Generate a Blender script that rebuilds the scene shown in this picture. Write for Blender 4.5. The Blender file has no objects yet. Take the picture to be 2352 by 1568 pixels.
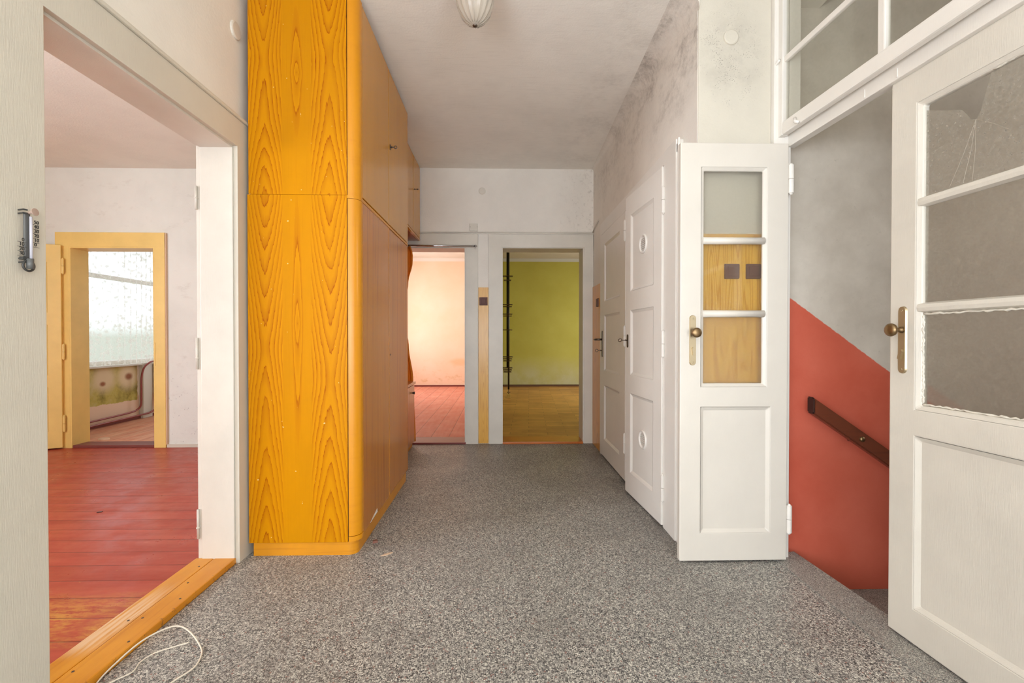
import bpy, bmesh, math, random
from mathutils import Vector, Matrix
random.seed(7)
C = bpy.context.scene.collection
R = math.radians
sc = bpy.context.scene

# ------------------------------------------------------------------ camera
FPX = 1045.0
cam_d = bpy.data.cameras.new('camera'); cam = bpy.data.objects.new('camera', cam_d); C.objects.link(cam)
cam_d.sensor_width = 36.0; cam_d.sensor_fit = 'HORIZONTAL'; cam_d.lens = 36.0 * FPX / 2352.0
cam_d.clip_start = 0.02; cam_d.clip_end = 200
cam.location = (0, 0, 1.083)
cam.rotation_euler = (R(90) - math.atan(10 / FPX), 0, -math.atan(24 / FPX))
sc.camera = cam
# ------------------------------------------------------------------ view
sc.view_settings.view_transform = 'Standard'; sc.view_settings.look = 'None'
sc.view_settings.gamma = 1.0; sc.view_settings.use_curve_mapping = False
sc.view_settings.exposure = 0.13
try:
    sc.cycles.use_denoising = True
    sc.cycles.max_bounces = 16; sc.cycles.diffuse_bounces = 10; sc.cycles.glossy_bounces = 5
    sc.cycles.transparent_max_bounces = 16; sc.cycles.transmission_bounces = 8
    sc.cycles.sample_clamp_indirect = 6.0
except Exception:
    pass
# ------------------------------------------------------------------ sky
w = bpy.data.worlds.new('sky'); sc.world = w; w.use_nodes = True
wn = w.node_tree; bg = wn.nodes['Background']
tc = wn.nodes.new('ShaderNodeTexCoord'); sp = wn.nodes.new('ShaderNodeSeparateXYZ'); rp = wn.nodes.new('ShaderNodeValToRGB')
wn.links.new(tc.outputs['Generated'], sp.inputs[0]); wn.links.new(sp.outputs['Z'], rp.inputs['Fac']); wn.links.new(rp.outputs[0], bg.inputs['Color'])
rp.color_ramp.elements[0].position = 0.0; rp.color_ramp.elements[0].color = (.34, .38, .33, 1)
rp.color_ramp.elements[1].position = 0.04; rp.color_ramp.elements[1].color = (.86, .93, 1, 1)
bg.inputs['Strength'].default_value = 1.9

def area(name, loc, direction, sx, sy, power, col=(1, 1, 1)):
    d = bpy.data.lights.new(name, 'AREA'); d.shape = 'RECTANGLE'; d.size = sx; d.size_y = sy; d.energy = power; d.color = col
    o = bpy.data.objects.new(name, d); C.objects.link(o); o.location = loc
    o.rotation_euler = Vector(direction).to_track_quat('-Z', 'Z').to_euler(); return o
DAY = (.93, 1.0, 1.10)
area('daylight_hall_window', (-.1, -3.85, 1.15), (0, 1, 1.2), 2.3, 1.9, 104, DAY)
area('added_fill_hall_left', (-1.24, -1.15, 1.25), (1, .75, .75), 1.5, 1.4, 70, DAY)  # unseen fill light added behind the viewpoint to brighten the right wall
area('added_fill_hall_right', (1.50, -1.9, 1.25), (-1, .75, .75), 1.5, 1.4, 86, DAY)  # added fill light for the wardrobe fronts and left side; wall has no opening
area('daylight_left_room_window', (-4.70, .5, 1.5), (1, .45, .2), 1.7, 1.5, 106, DAY)
area('daylight_pink_room_window', (-2.32, 8.5, 1.5), (1, .12, .0), 1.8, 1.7, 34, (1, 1, 1.02))
area('daylight_green_room_window', (3.12, 8.2, 1.35), (-1, .1, -.2), 1.5, 1.3, 44, (1, 1, 1.05))
area('added_fill_curtain_room', (-3.6, 7.42, 1.5), (-.25, -1, -.1), 1.2, 1.3, 20, DAY)  # out-of-view fill added to brighten this room; its far wall has no window
area('added_fill_stair', (4.05, 1.5, 2.2), (-1, 0, -.25), .8, .8, 13, (1, 1, 1))  # fill light added to lift the dim stairwell; no window in that wall
po_ = area('sky_portal_curtain_window', (-4.99, 5.74, 1.55), (1, 0, 0), 1.8, 1.65, 1); po_.data.cycles.is_portal = True

# ================================================================== helpers
def lin(c):
    r = []
    for v in c[:3]:
        v /= 255.0
        r.append(v / 12.92 if v <= .04045 else ((v + .055) / 1.055) ** 2.4)
    return (*r, 1)

class NT:
    def __init__(s, name, base=(.8, .8, .8, 1), rough=.5, metal=0.0, coat=0.0, spec=.5):
        s.m = bpy.data.materials.new(name); s.m.use_nodes = True; s.t = s.m.node_tree
        s.b = s.t.nodes['Principled BSDF']
        s.b.inputs['Base Color'].default_value = base; s.b.inputs['Roughness'].default_value = rough
        s.b.inputs['Metallic'].default_value = metal; s.b.inputs['Coat Weight'].default_value = coat
        s.b.inputs['Coat Roughness'].default_value = .12
        s.b.inputs['Specular IOR Level'].default_value = spec
        s._o = None
    def n(s, kind, **k):
        nd = s.t.nodes.new(kind)
        for a, v in k.items(): setattr(nd, a, v)
        return nd
    def l(s, a, b): s.t.links.new(a, b)
    def obj(s):
        if s._o is None: s._o = s.n('ShaderNodeTexCoord').outputs['Object']
        return s._o
    def val(s, nd, i, v):
        if hasattr(v, 'is_linked'): s.l(v, nd.inputs[i])
        else: nd.inputs[i].default_value = v
    def map(s, scale=(1, 1, 1), loc=(0, 0, 0), rot=(0, 0, 0), vec=None):
        nd = s.n('ShaderNodeMapping'); nd.inputs['Scale'].default_value = scale; nd.inputs['Location'].default_value = loc
        nd.inputs['Rotation'].default_value = rot; s.l(vec or s.obj(), nd.inputs['Vector']); return nd.outputs[0]
    def noise(s, scale=5, detail=4, rough=.55, vec=None, dist=0):
        nd = s.n('ShaderNodeTexNoise'); nd.inputs['Scale'].default_value = scale; nd.inputs['Detail'].default_value = detail
        nd.inputs['Roughness'].default_value = rough; nd.inputs['Distortion'].default_value = dist
        s.l(vec or s.obj(), nd.inputs['Vector']); return nd.outputs[0]
    def math(s, op, a, b=0.0, c=0.0, clamp=False):
        nd = s.n('ShaderNodeMath', operation=op, use_clamp=clamp)
        s.val(nd, 0, a); s.val(nd, 1, b); s.val(nd, 2, c); return nd.outputs[0]
    def ss(s, x, lo, hi, a=0.0, b=1.0):
        nd = s.n('ShaderNodeMapRange', interpolation_type='SMOOTHSTEP', clamp=True)
        s.val(nd, 0, x); nd.inputs[1].default_value = lo; nd.inputs[2].default_value = hi
        nd.inputs[3].default_value = a; nd.inputs[4].default_value = b; return nd.outputs[0]
    def mix(s, f, a, b, mode='MIX'):
        nd = s.n('ShaderNodeMix', data_type='RGBA', blend_type=mode)
        s.val(nd, 0, f); s.val(nd, 6, a); s.val(nd, 7, b); return nd.outputs[2]
    def ramp(s, f, stops, interp='LINEAR'):
        nd = s.n('ShaderNodeValToRGB'); cr = nd.color_ramp; cr.interpolation = interp
        while len(cr.elements) < len(stops): cr.elements.new(.5)
        for e, (p, c) in zip(cr.elements, stops): e.position = p; e.color = c
        s.l(f, nd.inputs[0]); return nd.outputs[0]
    def xyz(s, vec=None):
        nd = s.n('ShaderNodeSeparateXYZ'); s.l(vec or s.obj(), nd.inputs[0]); return nd.outputs
    def col(s, c): s.l(c, s.b.inputs['Base Color'])
    def rough(s, f): s.l(f, s.b.inputs['Roughness'])
    def bump(s, h, strength=.2, dist=.01):
        nd = s.n('ShaderNodeBump'); nd.inputs['Strength'].default_value = strength; nd.inputs['Distance'].default_value = dist
        s.l(h, nd.inputs['Height']); s.l(nd.outputs[0], s.b.inputs['Normal'])

def gauss_blob(t, X, Y, Z, cy, cz, ry, rz, ax='y'):
    a = {'x': X, 'y': Y}[ax]
    u = t.math('DIVIDE', t.math('SUBTRACT', a, cy), ry); v = t.math('DIVIDE', t.math('SUBTRACT', Z, cz), rz)
    d = t.math('SQRT', t.math('ADD', t.math('MULTIPLY', u, u), t.math('MULTIPLY', v, v)))
    return t.ss(d, .35, 1.15, 1, 0)

# ---- paints
def paint(name, c, rough=.42, var=.06, scale=3, bump=.08, streak=True):
    t = NT(name, lin(c), rough)
    n = t.noise(scale, 5, .6)
    c0 = lin(c); d = tuple(max(0, v * (1 - var * 2.2)) for v in c0[:3]) + (1,)
    t.col(t.ramp(n, [(.3, d), (.62, c0)]))
    h = t.noise(60, 3, .6, t.map((8, 8, .35)) if streak else None)
    t.bump(h, bump, .004); return t.m
WHITE = paint('white_gloss_paint', (226, 221, 213), .34, .03, 2.5, .10)
LEAF = paint('glazed_leaf_paint', (210, 203, 192), .36, .03, 2.5, .10)
WHITE_OLD = paint('old_white_paint', (212, 206, 194), .40, .05, 3, .14)
CREAM = paint('cream_paint', (205, 199, 184), .38, .04, 2.0, .16)
YELLOW = paint('yellow_gloss_paint', (234, 202, 120), .36, .05, 4, .10)

def plaster(name, c, grime=None):
    t = NT(name, lin(c), .9, spec=.2)
    n1 = t.noise(1.6, 6, .62); n2 = t.noise(22, 4, .7)
    c0 = lin(c); d = tuple(v * .90 for v in c0[:3]) + (1,)
    k = t.ramp(n1, [(.32, d), (.6, c0)])
    k = t.mix(t.ss(n2, .62, .82, 0, .10), k, lin((150, 138, 125)))
    if grime: k = grime(t, k)
    t.col(k)
    t.bump(t.math('ADD', t.noise(90, 3, .6), t.math('MULTIPLY', t.noise(9, 4, .6), 1.2)), .16, .006)
    return t.m
def grime_right(t, k):                       # mould along the ceiling edge of the right wall
    X, Y, Z = t.xyz()
    near = t.ss(Y, 4.5, 2.3, .35, 1); top = t.ss(Z, 2.16, 2.62, 0, 1)
    n = t.noise(3.2, 7, .72, t.map((1, .8, 1.4))); f = t.noise(34, 5, .75)
    m = t.math('MULTIPLY', t.math('MULTIPLY', near, top), t.ss(n, .40, .68, .12, 1))
    m = t.math('MULTIPLY', m, t.ss(f, .32, .66, .25, 1))
    k = t.mix(t.math('MULTIPLY', m, .66), k, lin((104, 92, 82)))
    low = t.math('MULTIPLY', t.ss(Z, 1.9, 2.4, 0, 1), t.ss(n, .5, .75, 0, .22))
    return t.mix(low, k, lin((120, 108, 98)))
def grime_column(t, k):
    X, Y, Z = t.xyz()
    b = gauss_blob(t, X, Y, Z, 1.12, 2.45, .20, .30, 'x')
    v = t.n('ShaderNodeTexVoronoi'); v.inputs['Scale'].default_value = 140; t.l(t.obj(), v.inputs['Vector'])
    dots = t.ss(v.outputs['Distance'], .18, .34, 1, 0)
    sel = t.ss(t.noise(17, 4, .8), .47, .62, 0, 1)
    k = t.mix(t.math('MULTIPLY', t.math('MULTIPLY', b, t.ss(t.noise(6, 5, .7), .36, .62, .15, 1)), .30), k, lin((150, 143, 132)))
    return t.mix(t.math('MULTIPLY', t.math('MULTIPLY', b, sel), t.math('MULTIPLY', dots, .6)), k, lin((66, 62, 58)))
def grime_ceiling(t, k):
    X, Y, Z = t.xyz()
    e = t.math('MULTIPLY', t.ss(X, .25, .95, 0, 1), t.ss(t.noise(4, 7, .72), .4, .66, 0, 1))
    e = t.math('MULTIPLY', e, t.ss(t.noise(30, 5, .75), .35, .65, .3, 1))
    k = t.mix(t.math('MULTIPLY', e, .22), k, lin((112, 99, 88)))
    s = t.noise(14, 4, .6, t.map((.5, 6, 1))); return t.mix(t.ss(s, .5, .75, 0, .08), k, lin((120, 110, 98)))
def grime_spots(t, k):
    X, Y, Z = t.xyz()
    f = t.noise(26, 5, .8); m = t.math('MULTIPLY', t.ss(f, .60, .70, 0, .8), t.ss(Z, 1.1, .25, 0, 1))
    k = t.mix(m, k, lin((120, 116, 116)))
    return t.mix(t.ss(t.noise(5, 6, .7, t.map((1, 1, 2))), .55, .75, 0, .22), k, lin((150, 135, 120)))
def grime_back(t, k):
    f = t.math('MULTIPLY', t.ss(t.noise(24, 5, .78), .52, .72, 0, .5), t.ss(t.xyz()[0], .45, .95, 0, 1))
    return t.mix(f, k, lin((140, 128, 116)))
P_HALL = plaster('hall_plaster', (228, 223, 212))
P_RIGHT = plaster('mould_stained_plaster', (230, 224, 215), grime_right)
P_COL = plaster('speckled_column_plaster', (208, 201, 186), grime_column)
P_BACK = plaster('back_wall_plaster', (230, 224, 215), grime_back)
P_CEIL = plaster('ceiling_plaster', (240, 236, 228), grime_ceiling)
P_LROOM = plaster('left_room_plaster', (224, 226, 219), grime_spots)
P_LCEIL = plaster('left_room_ceiling_plaster', (226, 224, 214))
P_STAIRC = plaster('stair_ceiling_plaster', (205, 196, 182))

def m_stair():
    t = NT('stair_wall_paint', rough=.5)
    X, Y, Z = t.xyz()
    line = t.math('ADD', t.math('MULTIPLY', t.math('SUBTRACT', X, 1.497), -.727), 1.27)
    d = t.math('ADD', t.math('SUBTRACT', line, Z), t.math('MULTIPLY', t.math('SUBTRACT', t.noise(40, 3, .6), .5), .012))
    grey = t.ramp(t.noise(2.4, 6, .65), [(.3, lin((190, 181, 168))), (.65, lin((216, 208, 196)))])
    grey = t.mix(t.ss(t.noise(30, 5, .8), .58, .75, 0, .3), grey, lin((130, 122, 114)))
    red = t.ramp(t.noise(3, 5, .6), [(.3, lin((205, 96, 74))), (.7, lin((220, 114, 92)))])
    t.col(t.mix(t.ss(d, -.003, .003), grey, red)); t.rough(t.ss(d, -.003, .003, .85, .33)); t.bump(t.noise(70, 3, .6), .1, .004); return t.m
M_STAIR = m_stair()
def m_pink():
    t = NT('peach_wall_paint', rough=.9, spec=.2); X, Y, Z = t.xyz()
    k = t.ramp(t.noise(1.5, 5, .6), [(.3, lin((240, 214, 184))), (.65, lin((244, 223, 200)))])
    st = t.math('MULTIPLY', t.ss(t.noise(4.5, 6, .7, t.map((1, 1, 1.6))), .50, .66, 0, .55), t.ss(Z, .75, .1, 0, 1))
    k = t.mix(st, k, lin((214, 180, 120)))
    b = t.math('MULTIPLY', gauss_blob(t, X, Y, Z, -.92, .54, .24, .10, 'x'), .5); k = t.mix(b, k, lin((224, 188, 128)))
    k = t.mix(t.ss(Z, 2.725, 2.735), k, lin((243, 236, 228))); t.col(k); return t.m
M_PINK = m_pink()
def m_green():
    t = NT('olive_wall_paint', rough=.85, spec=.2); X, Y, Z = t.xyz()
    k = t.ramp(t.noise(1.1, 5, .6), [(.3, lin((176, 166, 72))), (.7, lin((190, 182, 88)))])
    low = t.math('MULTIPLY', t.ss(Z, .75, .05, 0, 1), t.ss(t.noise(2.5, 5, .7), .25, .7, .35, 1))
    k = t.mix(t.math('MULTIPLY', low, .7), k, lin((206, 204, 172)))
    k = t.mix(t.math('MULTIPLY', t.ss(Z, .5, .05, 0, 1), t.ss(t.noise(12, 5, .75), .58, .75, 0, .4)), k, lin((120, 110, 70)))
    k = t.mix(t.ss(Z, 2.725, 2.735), k, lin((206, 204, 190))); t.col(k); return t.m
M_GREEN = m_green()
def m_windowwall():
    t = NT('patched_window_wall', rough=.9, spec=.2); X, Y, Z = t.xyz()
    wob = t.math('MULTIPLY', t.math('SUBTRACT', t.noise(6, 5, .7), .5), .06)
    inz = t.math('MULTIPLY', t.ss(t.math('ADD', Z, wob), .262, .272), t.ss(Z, .745, .735))
    iny = t.math('MULTIPLY', t.ss(t.math('ADD', Y, wob), 6.09, 6.07), t.ss(Y, 4.74, 4.75))
    g = t.ramp(t.noise(4, 6, .7), [(.32, lin((128, 116, 60))), (.5, lin((184, 168, 88))), (.68, lin((196, 180, 128)))])
    for cy, cz in ((5.58, .58), (5.93, .58)):
        g = t.mix(gauss_blob(t, X, Y, Z, cy, cz, .2, .2), g, lin((214, 192, 156)))
    for cy, cz, ry, rz in ((5.56, .52, .05, .035), (5.94, .58, .07, .055)):
        g = t.mix(gauss_blob(t, X, Y, Z, cy, cz, ry, rz), g, lin((150, 100, 72)))
    base = t.mix(t.ss(Z, .30, .34), lin((226, 196, 170)), lin((238, 226, 206)))
    t.col(t.mix(t.math('MULTIPLY', inz, iny), base, g)); return t.m
M_WINWALL = m_windowwall()

# ---- floors
def m_terrazzo(name, scale, dark, bright, avg=1.0):
    t = NT(name, rough=.5)
    def vor(sc_):
        v = t.n('ShaderNodeTexVoronoi'); v.inputs['Scale'].default_value = sc_; t.l(t.obj(), v.inputs['Vector']); return v
    v1 = vor(scale); sx = t.n('ShaderNodeSeparateColor'); t.l(v1.outputs['Color'], sx.inputs[0])
    a = [(0, lin((46, 44, 42))), (.15, lin((78, 73, 69))), (.27, lin((112, 103, 95))), (.43, lin((146, 134, 122))), (.60, lin((176, 163, 147))), (.80, lin((208, 195, 176))), (.965, lin((138, 88, 74)))]
    k = t.ramp(sx.outputs[0], a, 'CONSTANT')
    v2 = vor(scale * 2.3); s2 = t.n('ShaderNodeSeparateColor'); t.l(v2.outputs['Color'], s2.inputs[0])
    k2 = t.ramp(s2.outputs[1], [(0, lin((70, 66, 62))), (.3, lin((128, 118, 108))), (.62, lin((168, 155, 141))), (.85, lin((200, 188, 170)))], 'CONSTANT')
    big = t.ss(s2.outputs[0], .45, .55); k = t.mix(t.math('MULTIPLY', t.ss(v1.outputs['Distance'], .42, .55), 1.0), k, k2)
    k = t.mix(t.math('MULTIPLY', big, .22), k, k2)
    X, Y, Z = t.xyz()
    dirt = t.ss(t.noise(1.7, 6, .68), .40, .70, 0, .34)
    k = t.mix(dirt, k, lin((98, 88, 80)))
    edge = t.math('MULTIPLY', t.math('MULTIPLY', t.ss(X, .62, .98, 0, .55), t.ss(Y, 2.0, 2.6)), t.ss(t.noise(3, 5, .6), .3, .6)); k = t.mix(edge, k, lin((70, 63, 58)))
    t.col(t.mix(1.0, k, (avg, avg * 1.12, avg * 1.24, 1), 'MULTIPLY')); t.rough(t.ss(t.noise(2, 4, .6), .3, .7, .42, .6)); return t.m
M_TERR = m_terrazzo('speckled_terrazzo', 150, 0, 0, 1.04)
M_TERR2 = m_terrazzo('fine_terrazzo', 330, 0, 0, 1.0)

def m_planks(name, axis, width, c_a, c_b, worn, worn_mask, rough):
    t = NT(name, rough=.3, spec=.22); X, Y, Z = t.xyz(); u = {'x': X, 'y': Y}[axis]
    q = t.math('DIVIDE', u, width); fr = t.math('FRACT', q); fl = t.math('FLOOR', q)
    wn_ = t.n('ShaderNodeTexWhiteNoise', noise_dimensions='1D'); t.l(fl, wn_.inputs['W'])
    st = (.6, 5, 1) if axis == 'y' else (5, .6, 1)
    k = t.ramp(t.noise(3.5, 5, .62, t.map(st)), [(.3, lin(c_a)), (.7, lin(c_b))])
    k = t.mix(t.math('MULTIPLY', wn_.outputs[0], .16), k, lin((120, 40, 30)))
    scr = t.noise(9, 6, .75, t.map((1.3, 3.2, 1) if axis == 'y' else (3.2, 1.3, 1), rot=(0, 0, .35)))
    k = t.mix(t.ss(scr, .60, .74, 0, .35), k, lin((205, 150, 125)))
    if worn:
        m = t.math('MULTIPLY', worn_mask(t, X, Y), t.ss(t.noise(24, 6, .75, t.map((.6, 2, 1))), .38, .58, 0, 1))
        k = t.mix(t.math('MULTIPLY', m, .85), k, lin(worn))
        k = t.mix(t.ss(t.noise(40, 3, .5, t.map((.5, 1.5, 1))), .73, .76, 0, .8), k, lin(worn))
    gap = t.math('ADD', t.ss(fr, .012, .03, 1, 0), t.ss(fr, .97, .988, 0, 1), clamp=True)
    k = t.mix(t.math('MULTIPLY', gap, .55), k, lin((92, 40, 32))); t.col(k)
    t.rough(t.ss(t.noise(5, 5, .65), .3, .7, rough[0], rough[1]))
    t.bump(t.math('ADD', t.math('MULTIPLY', gap, -1.0), t.math('MULTIPLY', t.noise(6, 3, .5, t.map((.4, 3, 1))), .5)), .25, .004); return t.m
M_REDX = m_planks('worn_red_floor_paint', 'y', .137, (160, 62, 46), (184, 84, 66), (206, 150, 70),
                  lambda t, X, Y: t.math('MULTIPLY', t.ss(Y, 2.05, 1.72, 0, 1), t.ss(t.noise(3, 4, .6, t.map((.7, 2, 1))), .38, .56, 0, 1)), (.26, .46))
M_PINKF = m_planks('faded_pink_floor_paint', 'x', .19, (208, 132, 110), (222, 154, 132), None, None, (.4, .6))
M_FARF = m_planks('dusty_red_floor', 'x', .15, (206, 124, 96), (230, 180, 146), None, None, (.45, .65))
def m_parquet():
    t = NT('parquet_pattern_vinyl', rough=.38)
    br = t.n('ShaderNodeTexBrick'); t.l(t.map((1, 1, 1), rot=(0, 0, .06)), br.inputs['Vector'])
    br.inputs['Scale'].default_value = 1; br.inputs['Brick Width'].default_value = .42; br.inputs['Row Height'].default_value = .12
    br.inputs['Mortar Size'].default_value = .002; br.inputs['Color1'].default_value = lin((214, 158, 80)); br.inputs['Color2'].default_value = lin((182, 126, 58)); br.inputs['Mortar'].default_value = lin((100, 64, 28))
    k = t.mix(t.ss(t.noise(1.6, 6, .7), .42, .68, 0, .55), br.outputs[0], lin((146, 94, 42)))
    k = t.mix(t.ss(t.noise(7, 5, .7, t.map((.5, 2, 1))), .55, .75, 0, .35), k, lin((196, 150, 90)))
    t.col(k); return t.m
M_PARQ = m_parquet()

# ---- woods
def m_burl(name, axis, cols, spind, L, phase, base=(226, 150, 10), dark=(146, 62, 2), rough=.38, coat=.0, seed=0.0):
    t = NT(name, rough=rough, coat=coat, spec=.12); X, Y, Z = t.xyz(); u = {'x': X, 'y': Y}[axis]
    b0 = lin(base); d0 = lin(dark); md = tuple(.62 * a + .38 * b for a, b in zip(b0, d0)); wv = t.map((1, 1, 1), loc=(seed, seed, seed * .7))
    fine = t.noise(1, 3, .6, t.map((240, 240, 4)))
    low = t.noise(3, 4, .6, t.map((2.5, 2.5, .6), loc=(seed, 0, 0)))
    k = t.ramp(low, [(.3, tuple(v * .90 for v in b0[:3]) + (1,)), (.7, b0)])
    k = t.mix(t.ss(fine, .5, .8, 0, .12), k, d0)
    warp = t.math('MULTIPLY', t.math('SUBTRACT', t.noise(1, 3, .6, t.map((14, 14, 2.6), loc=(seed, seed, 0))), .5), 1.3)
    jag = t.math('MULTIPLY', t.math('SUBTRACT', t.noise(1, 2, .7, t.map((150, 150, 10))), .5), .55)
    for i, (c, hw, zp, per_m) in enumerate(cols):
        tt = t.math('DIVIDE', t.math('SUBTRACT', u, c), hw); at = t.math('ABSOLUTE', tt)
        zz = t.math('ADD', Z, t.math('MULTIPLY', t.math('SUBTRACT', t.noise(1, 2, .5, t.map((3, 3, 1.1), loc=(seed + 3 * i, 0, seed))), .5), .55))
        dz = t.math('SUBTRACT', zz, zp)
        tri = t.math('MULTIPLY', t.math('SQRT', t.math('ADD', t.math('MULTIPLY', dz, dz), .004)), per_m)
        h = t.math('ADD', t.math('ADD', t.math('MULTIPLY', t.math('POWER', at, 1.5), -3.4), tri), 40.0)
        h = t.math('ADD', h, t.math('ADD', t.math('MULTIPLY', warp, .55), t.math('MULTIPLY', jag, .8)))
        f = t.math('FRACT', h)
        # dark sharp rim at the outside of each ring, fading inwards
        band = t.ramp(f, [(0, d0), (.05, tuple(.5 * a + .5 * b for a, b in zip(b0, d0))), (.13, md), (.6, b0), (.96, b0), (1, d0)])
        str_ = t.ss(t.noise(1, 2, .5, t.map((9, 9, 3), loc=(seed, i, 0))), .25, .55, .6, 1)
        m = t.math('MULTIPLY', t.ss(at, 1.16, 1.02), str_); k = t.mix(m, k, band)
    for c, z0, hz, hw in spind:
        tt = t.math('DIVIDE', t.math('SUBTRACT', u, c), hw); zz = t.math('DIVIDE', t.math('SUBTRACT', Z, z0), hz)
        r = t.math('ADD', t.math('SQRT', t.math('ADD', t.math('MULTIPLY', tt, tt), t.math('ABSOLUTE', zz))), t.math('MULTIPLY', jag, .25))
        r = t.math('ADD', r, t.math('MULTIPLY', warp, .10))
        f = t.math('FRACT', t.math('MULTIPLY', r, 2.5))
        band = t.ramp(f, [(0, d0), (.12, md), (.8, b0), (.96, b0), (1, d0)])
        k = t.mix(t.math('MULTIPLY', t.ss(r, 1.02, .98), .75), k, band)
    chip = t.ss(t.noise(1, 2, .5, t.map((60, 60, 60), loc=(seed, 0, seed))), .765, .78, 0, .9)
    k = t.mix(chip, k, lin((236, 205, 140)))
    t.col(k); t.bump(fine, .05, .002); return t.m
B_UP = m_burl('honey_burl_veneer_upper', 'x', [(-.187, .078, 2.46, 7.0), (.130, .082, 2.42, 7.0)], [(-.03, 2.38, .32, .034)], 0, 0, base=(197, 131, 2), seed=2.0)
B_LO = m_burl('honey_burl_veneer_lower', 'x', [(-.187, .078, .98, 7.6), (.130, .084, .90, 7.4)], [(-.03, 1.15, .62, .030)], 0, 0, base=(197, 131, 2), seed=5.0)
def m_streak(name, base, dark, amt=.55, rough=.25, coat=.4, sc_=(26, 26, 1.2), seed=0.0):
    t = NT(name, rough=rough, coat=coat)
    n = t.noise(1, 5, .65, t.map(sc_, loc=(seed, seed, seed))); n2 = t.noise(1, 3, .6, t.map((5, 5, .8), loc=(seed, 0, seed)))
    k = t.ramp(n2, [(.3, tuple(v * .88 for v in lin(base)[:3]) + (1,)), (.7, lin(base))])
    k = t.mix(t.ss(n, .50, .78, 0, amt), k, lin(dark)); t.col(k); t.bump(n, .04, .002); return t.m
W_UPDOOR = m_streak('amber_veneer_upper_doors', (208, 142, 22), (168, 98, 12), .3, .22, .10, (9, 9, .7))
W_LODOOR = m_streak('amber_veneer_lower_doors', (200, 122, 26), (128, 56, 10), .75, .22, .12, (30, 30, .9), 3.0)
W_EDGE = m_streak('honey_edge_veneer', (216, 142, 4), (190, 114, 4), .3, .34, .06, (3, 3, 40))
W_PLINTH = m_streak('honey_plinth', (214, 142, 20), (170, 96, 14), .5, .4, .1, (2, 2, 60))
W_SHELL = m_streak('dark_cabinet_carcass', (150, 76, 28), (96, 44, 14), .5, .3, .3)
W_GAP = NT('dark_gap', lin((52, 34, 22)), .8).m
W_PALE = m_streak('pale_oak_cabinet', (208, 150, 92), (168, 108, 56), .4, .28, .4, (30, 30, 1))
W_THR = m_streak('varnished_threshold_oak', (238, 166, 40), (190, 116, 24), .45, .25, .15, (30, 2, 30))
def m_thr():
    t = NT('worn_varnished_oak', rough=.28, spec=.35); X, Y, Z = t.xyz()
    n = t.noise(1, 5, .65, t.map((70, 2.2, 30))); k = t.ramp(t.noise(3, 3, .5, t.map((3, 1, 1))), [(.3, lin((196, 126, 26))), (.7, lin((216, 148, 42)))])
    k = t.mix(t.ss(n, .5, .75, 0, .45), k, lin((176, 102, 22)))
    inner = t.math('MULTIPLY', t.ss(X, -1.365, -1.385), t.math('MULTIPLY', t.ss(Y, 1.50, 1.60), t.ss(Y, 2.05, 1.75)))
    k = t.mix(t.math('MULTIPLY', inner, t.ss(n, .36, .60, 0, .8)), k, lin((226, 196, 160)))
    chip = t.math('MULTIPLY', t.ss(X, -1.288, -1.276), t.ss(t.noise(38, 4, .7), .56, .64, 0, .8)); k = t.mix(chip, k, lin((128, 84, 50)))
    t.col(k); t.bump(n, .06, .002); return t.m
W_THR = m_thr()
W_THRG = m_streak('orange_threshold', (190, 104, 34), (130, 66, 22), .4, .3, .3, (2, 30, 30))
W_THRR = m_streak('dark_red_threshold', (120, 44, 36), (80, 30, 26), .4, .4, .1, (2, 30, 30))
W_RAIL = m_streak('dark_stained_handrail', (112, 56, 36), (58, 26, 18), .8, .35, .2, (3, 30, 40))
W_RAILEND = NT('handrail_end_grain', lin((58, 36, 30)), .6).m
def m_board(name, base, dark, seed, sc_=(9, 9, .55)):
    t = NT(name, rough=.3, coat=.1); X, Y, Z = t.xyz()
    u = t.math('ADD', X, Y); wob = t.math('MULTIPLY', t.noise(1, 2, .5, t.map(sc_, loc=(seed, 0, 0))), 1.0)
    f = t.math('FRACT', t.math('MULTIPLY', wob, 26)); g = t.noise(1, 3, .6, t.map((180, 180, 5)))
    k = t.ramp(f, [(0, lin(dark)), (.35, lin(base)), (.8, lin(base)), (1, lin(dark))])
    k = t.mix(t.ss(g, .5, .8, 0, .25), k, lin(dark)); t.col(k); return t.m
BOARD = m_board('wood_grain_laminate', (226, 176, 72), (200, 140, 30), 0)
BOARD2 = m_board('orange_wood_grain_laminate', (218, 150, 40), (190, 118, 26), 4)
BOARD3 = m_board('golden_wood_grain_strip', (222, 168, 62), (198, 138, 30), 9, (26, 26, .5))

# ---- metals, glass, odds
BRASS = NT('aged_brass', lin((184, 168, 138)), .38, 1.0).m
BRASS_D = NT('tarnished_brass', lin((140, 116, 84)), .38, 1.0).m
CHROME = NT('chrome', lin((200, 200, 202)), .12, 1.0).m
IRON = NT('dark_iron', lin((96, 84, 74)), .4, .9).m
BLACK = NT('black_enamel', lin((34, 30, 26)), .35).m
KNOB_B = NT('black_knob', lin((30, 26, 24)), .3).m
BROWN_SW = NT('brown_bakelite', lin((100, 66, 58)), .5, spec=.25).m
GREY_PL = NT('grey_plastic', lin((92, 92, 90)), .4).m
DARK_PL = NT('dark_grey_plastic', lin((58, 57, 54)), .45).m
TUBE = NT('thermometer_glass', lin((190, 188, 196)), .12).m
MUSHROOM = NT('taupe_cap', lin((166, 142, 128)), .5).m
PIPE = NT('oxblood_pipe_paint', lin((138, 58, 48)), .35).m
BASEM = NT('dark_red_skirting', lin((122, 62, 54)), .45).m
BASE_B = NT('brown_skirting', lin((96, 66, 36)), .5).m
RADW = NT('white_radiator_enamel', lin((236, 230, 216)), .3).m
GREY_CR = NT('glass_crack', lin((176, 164, 148)), .4).m
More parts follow.
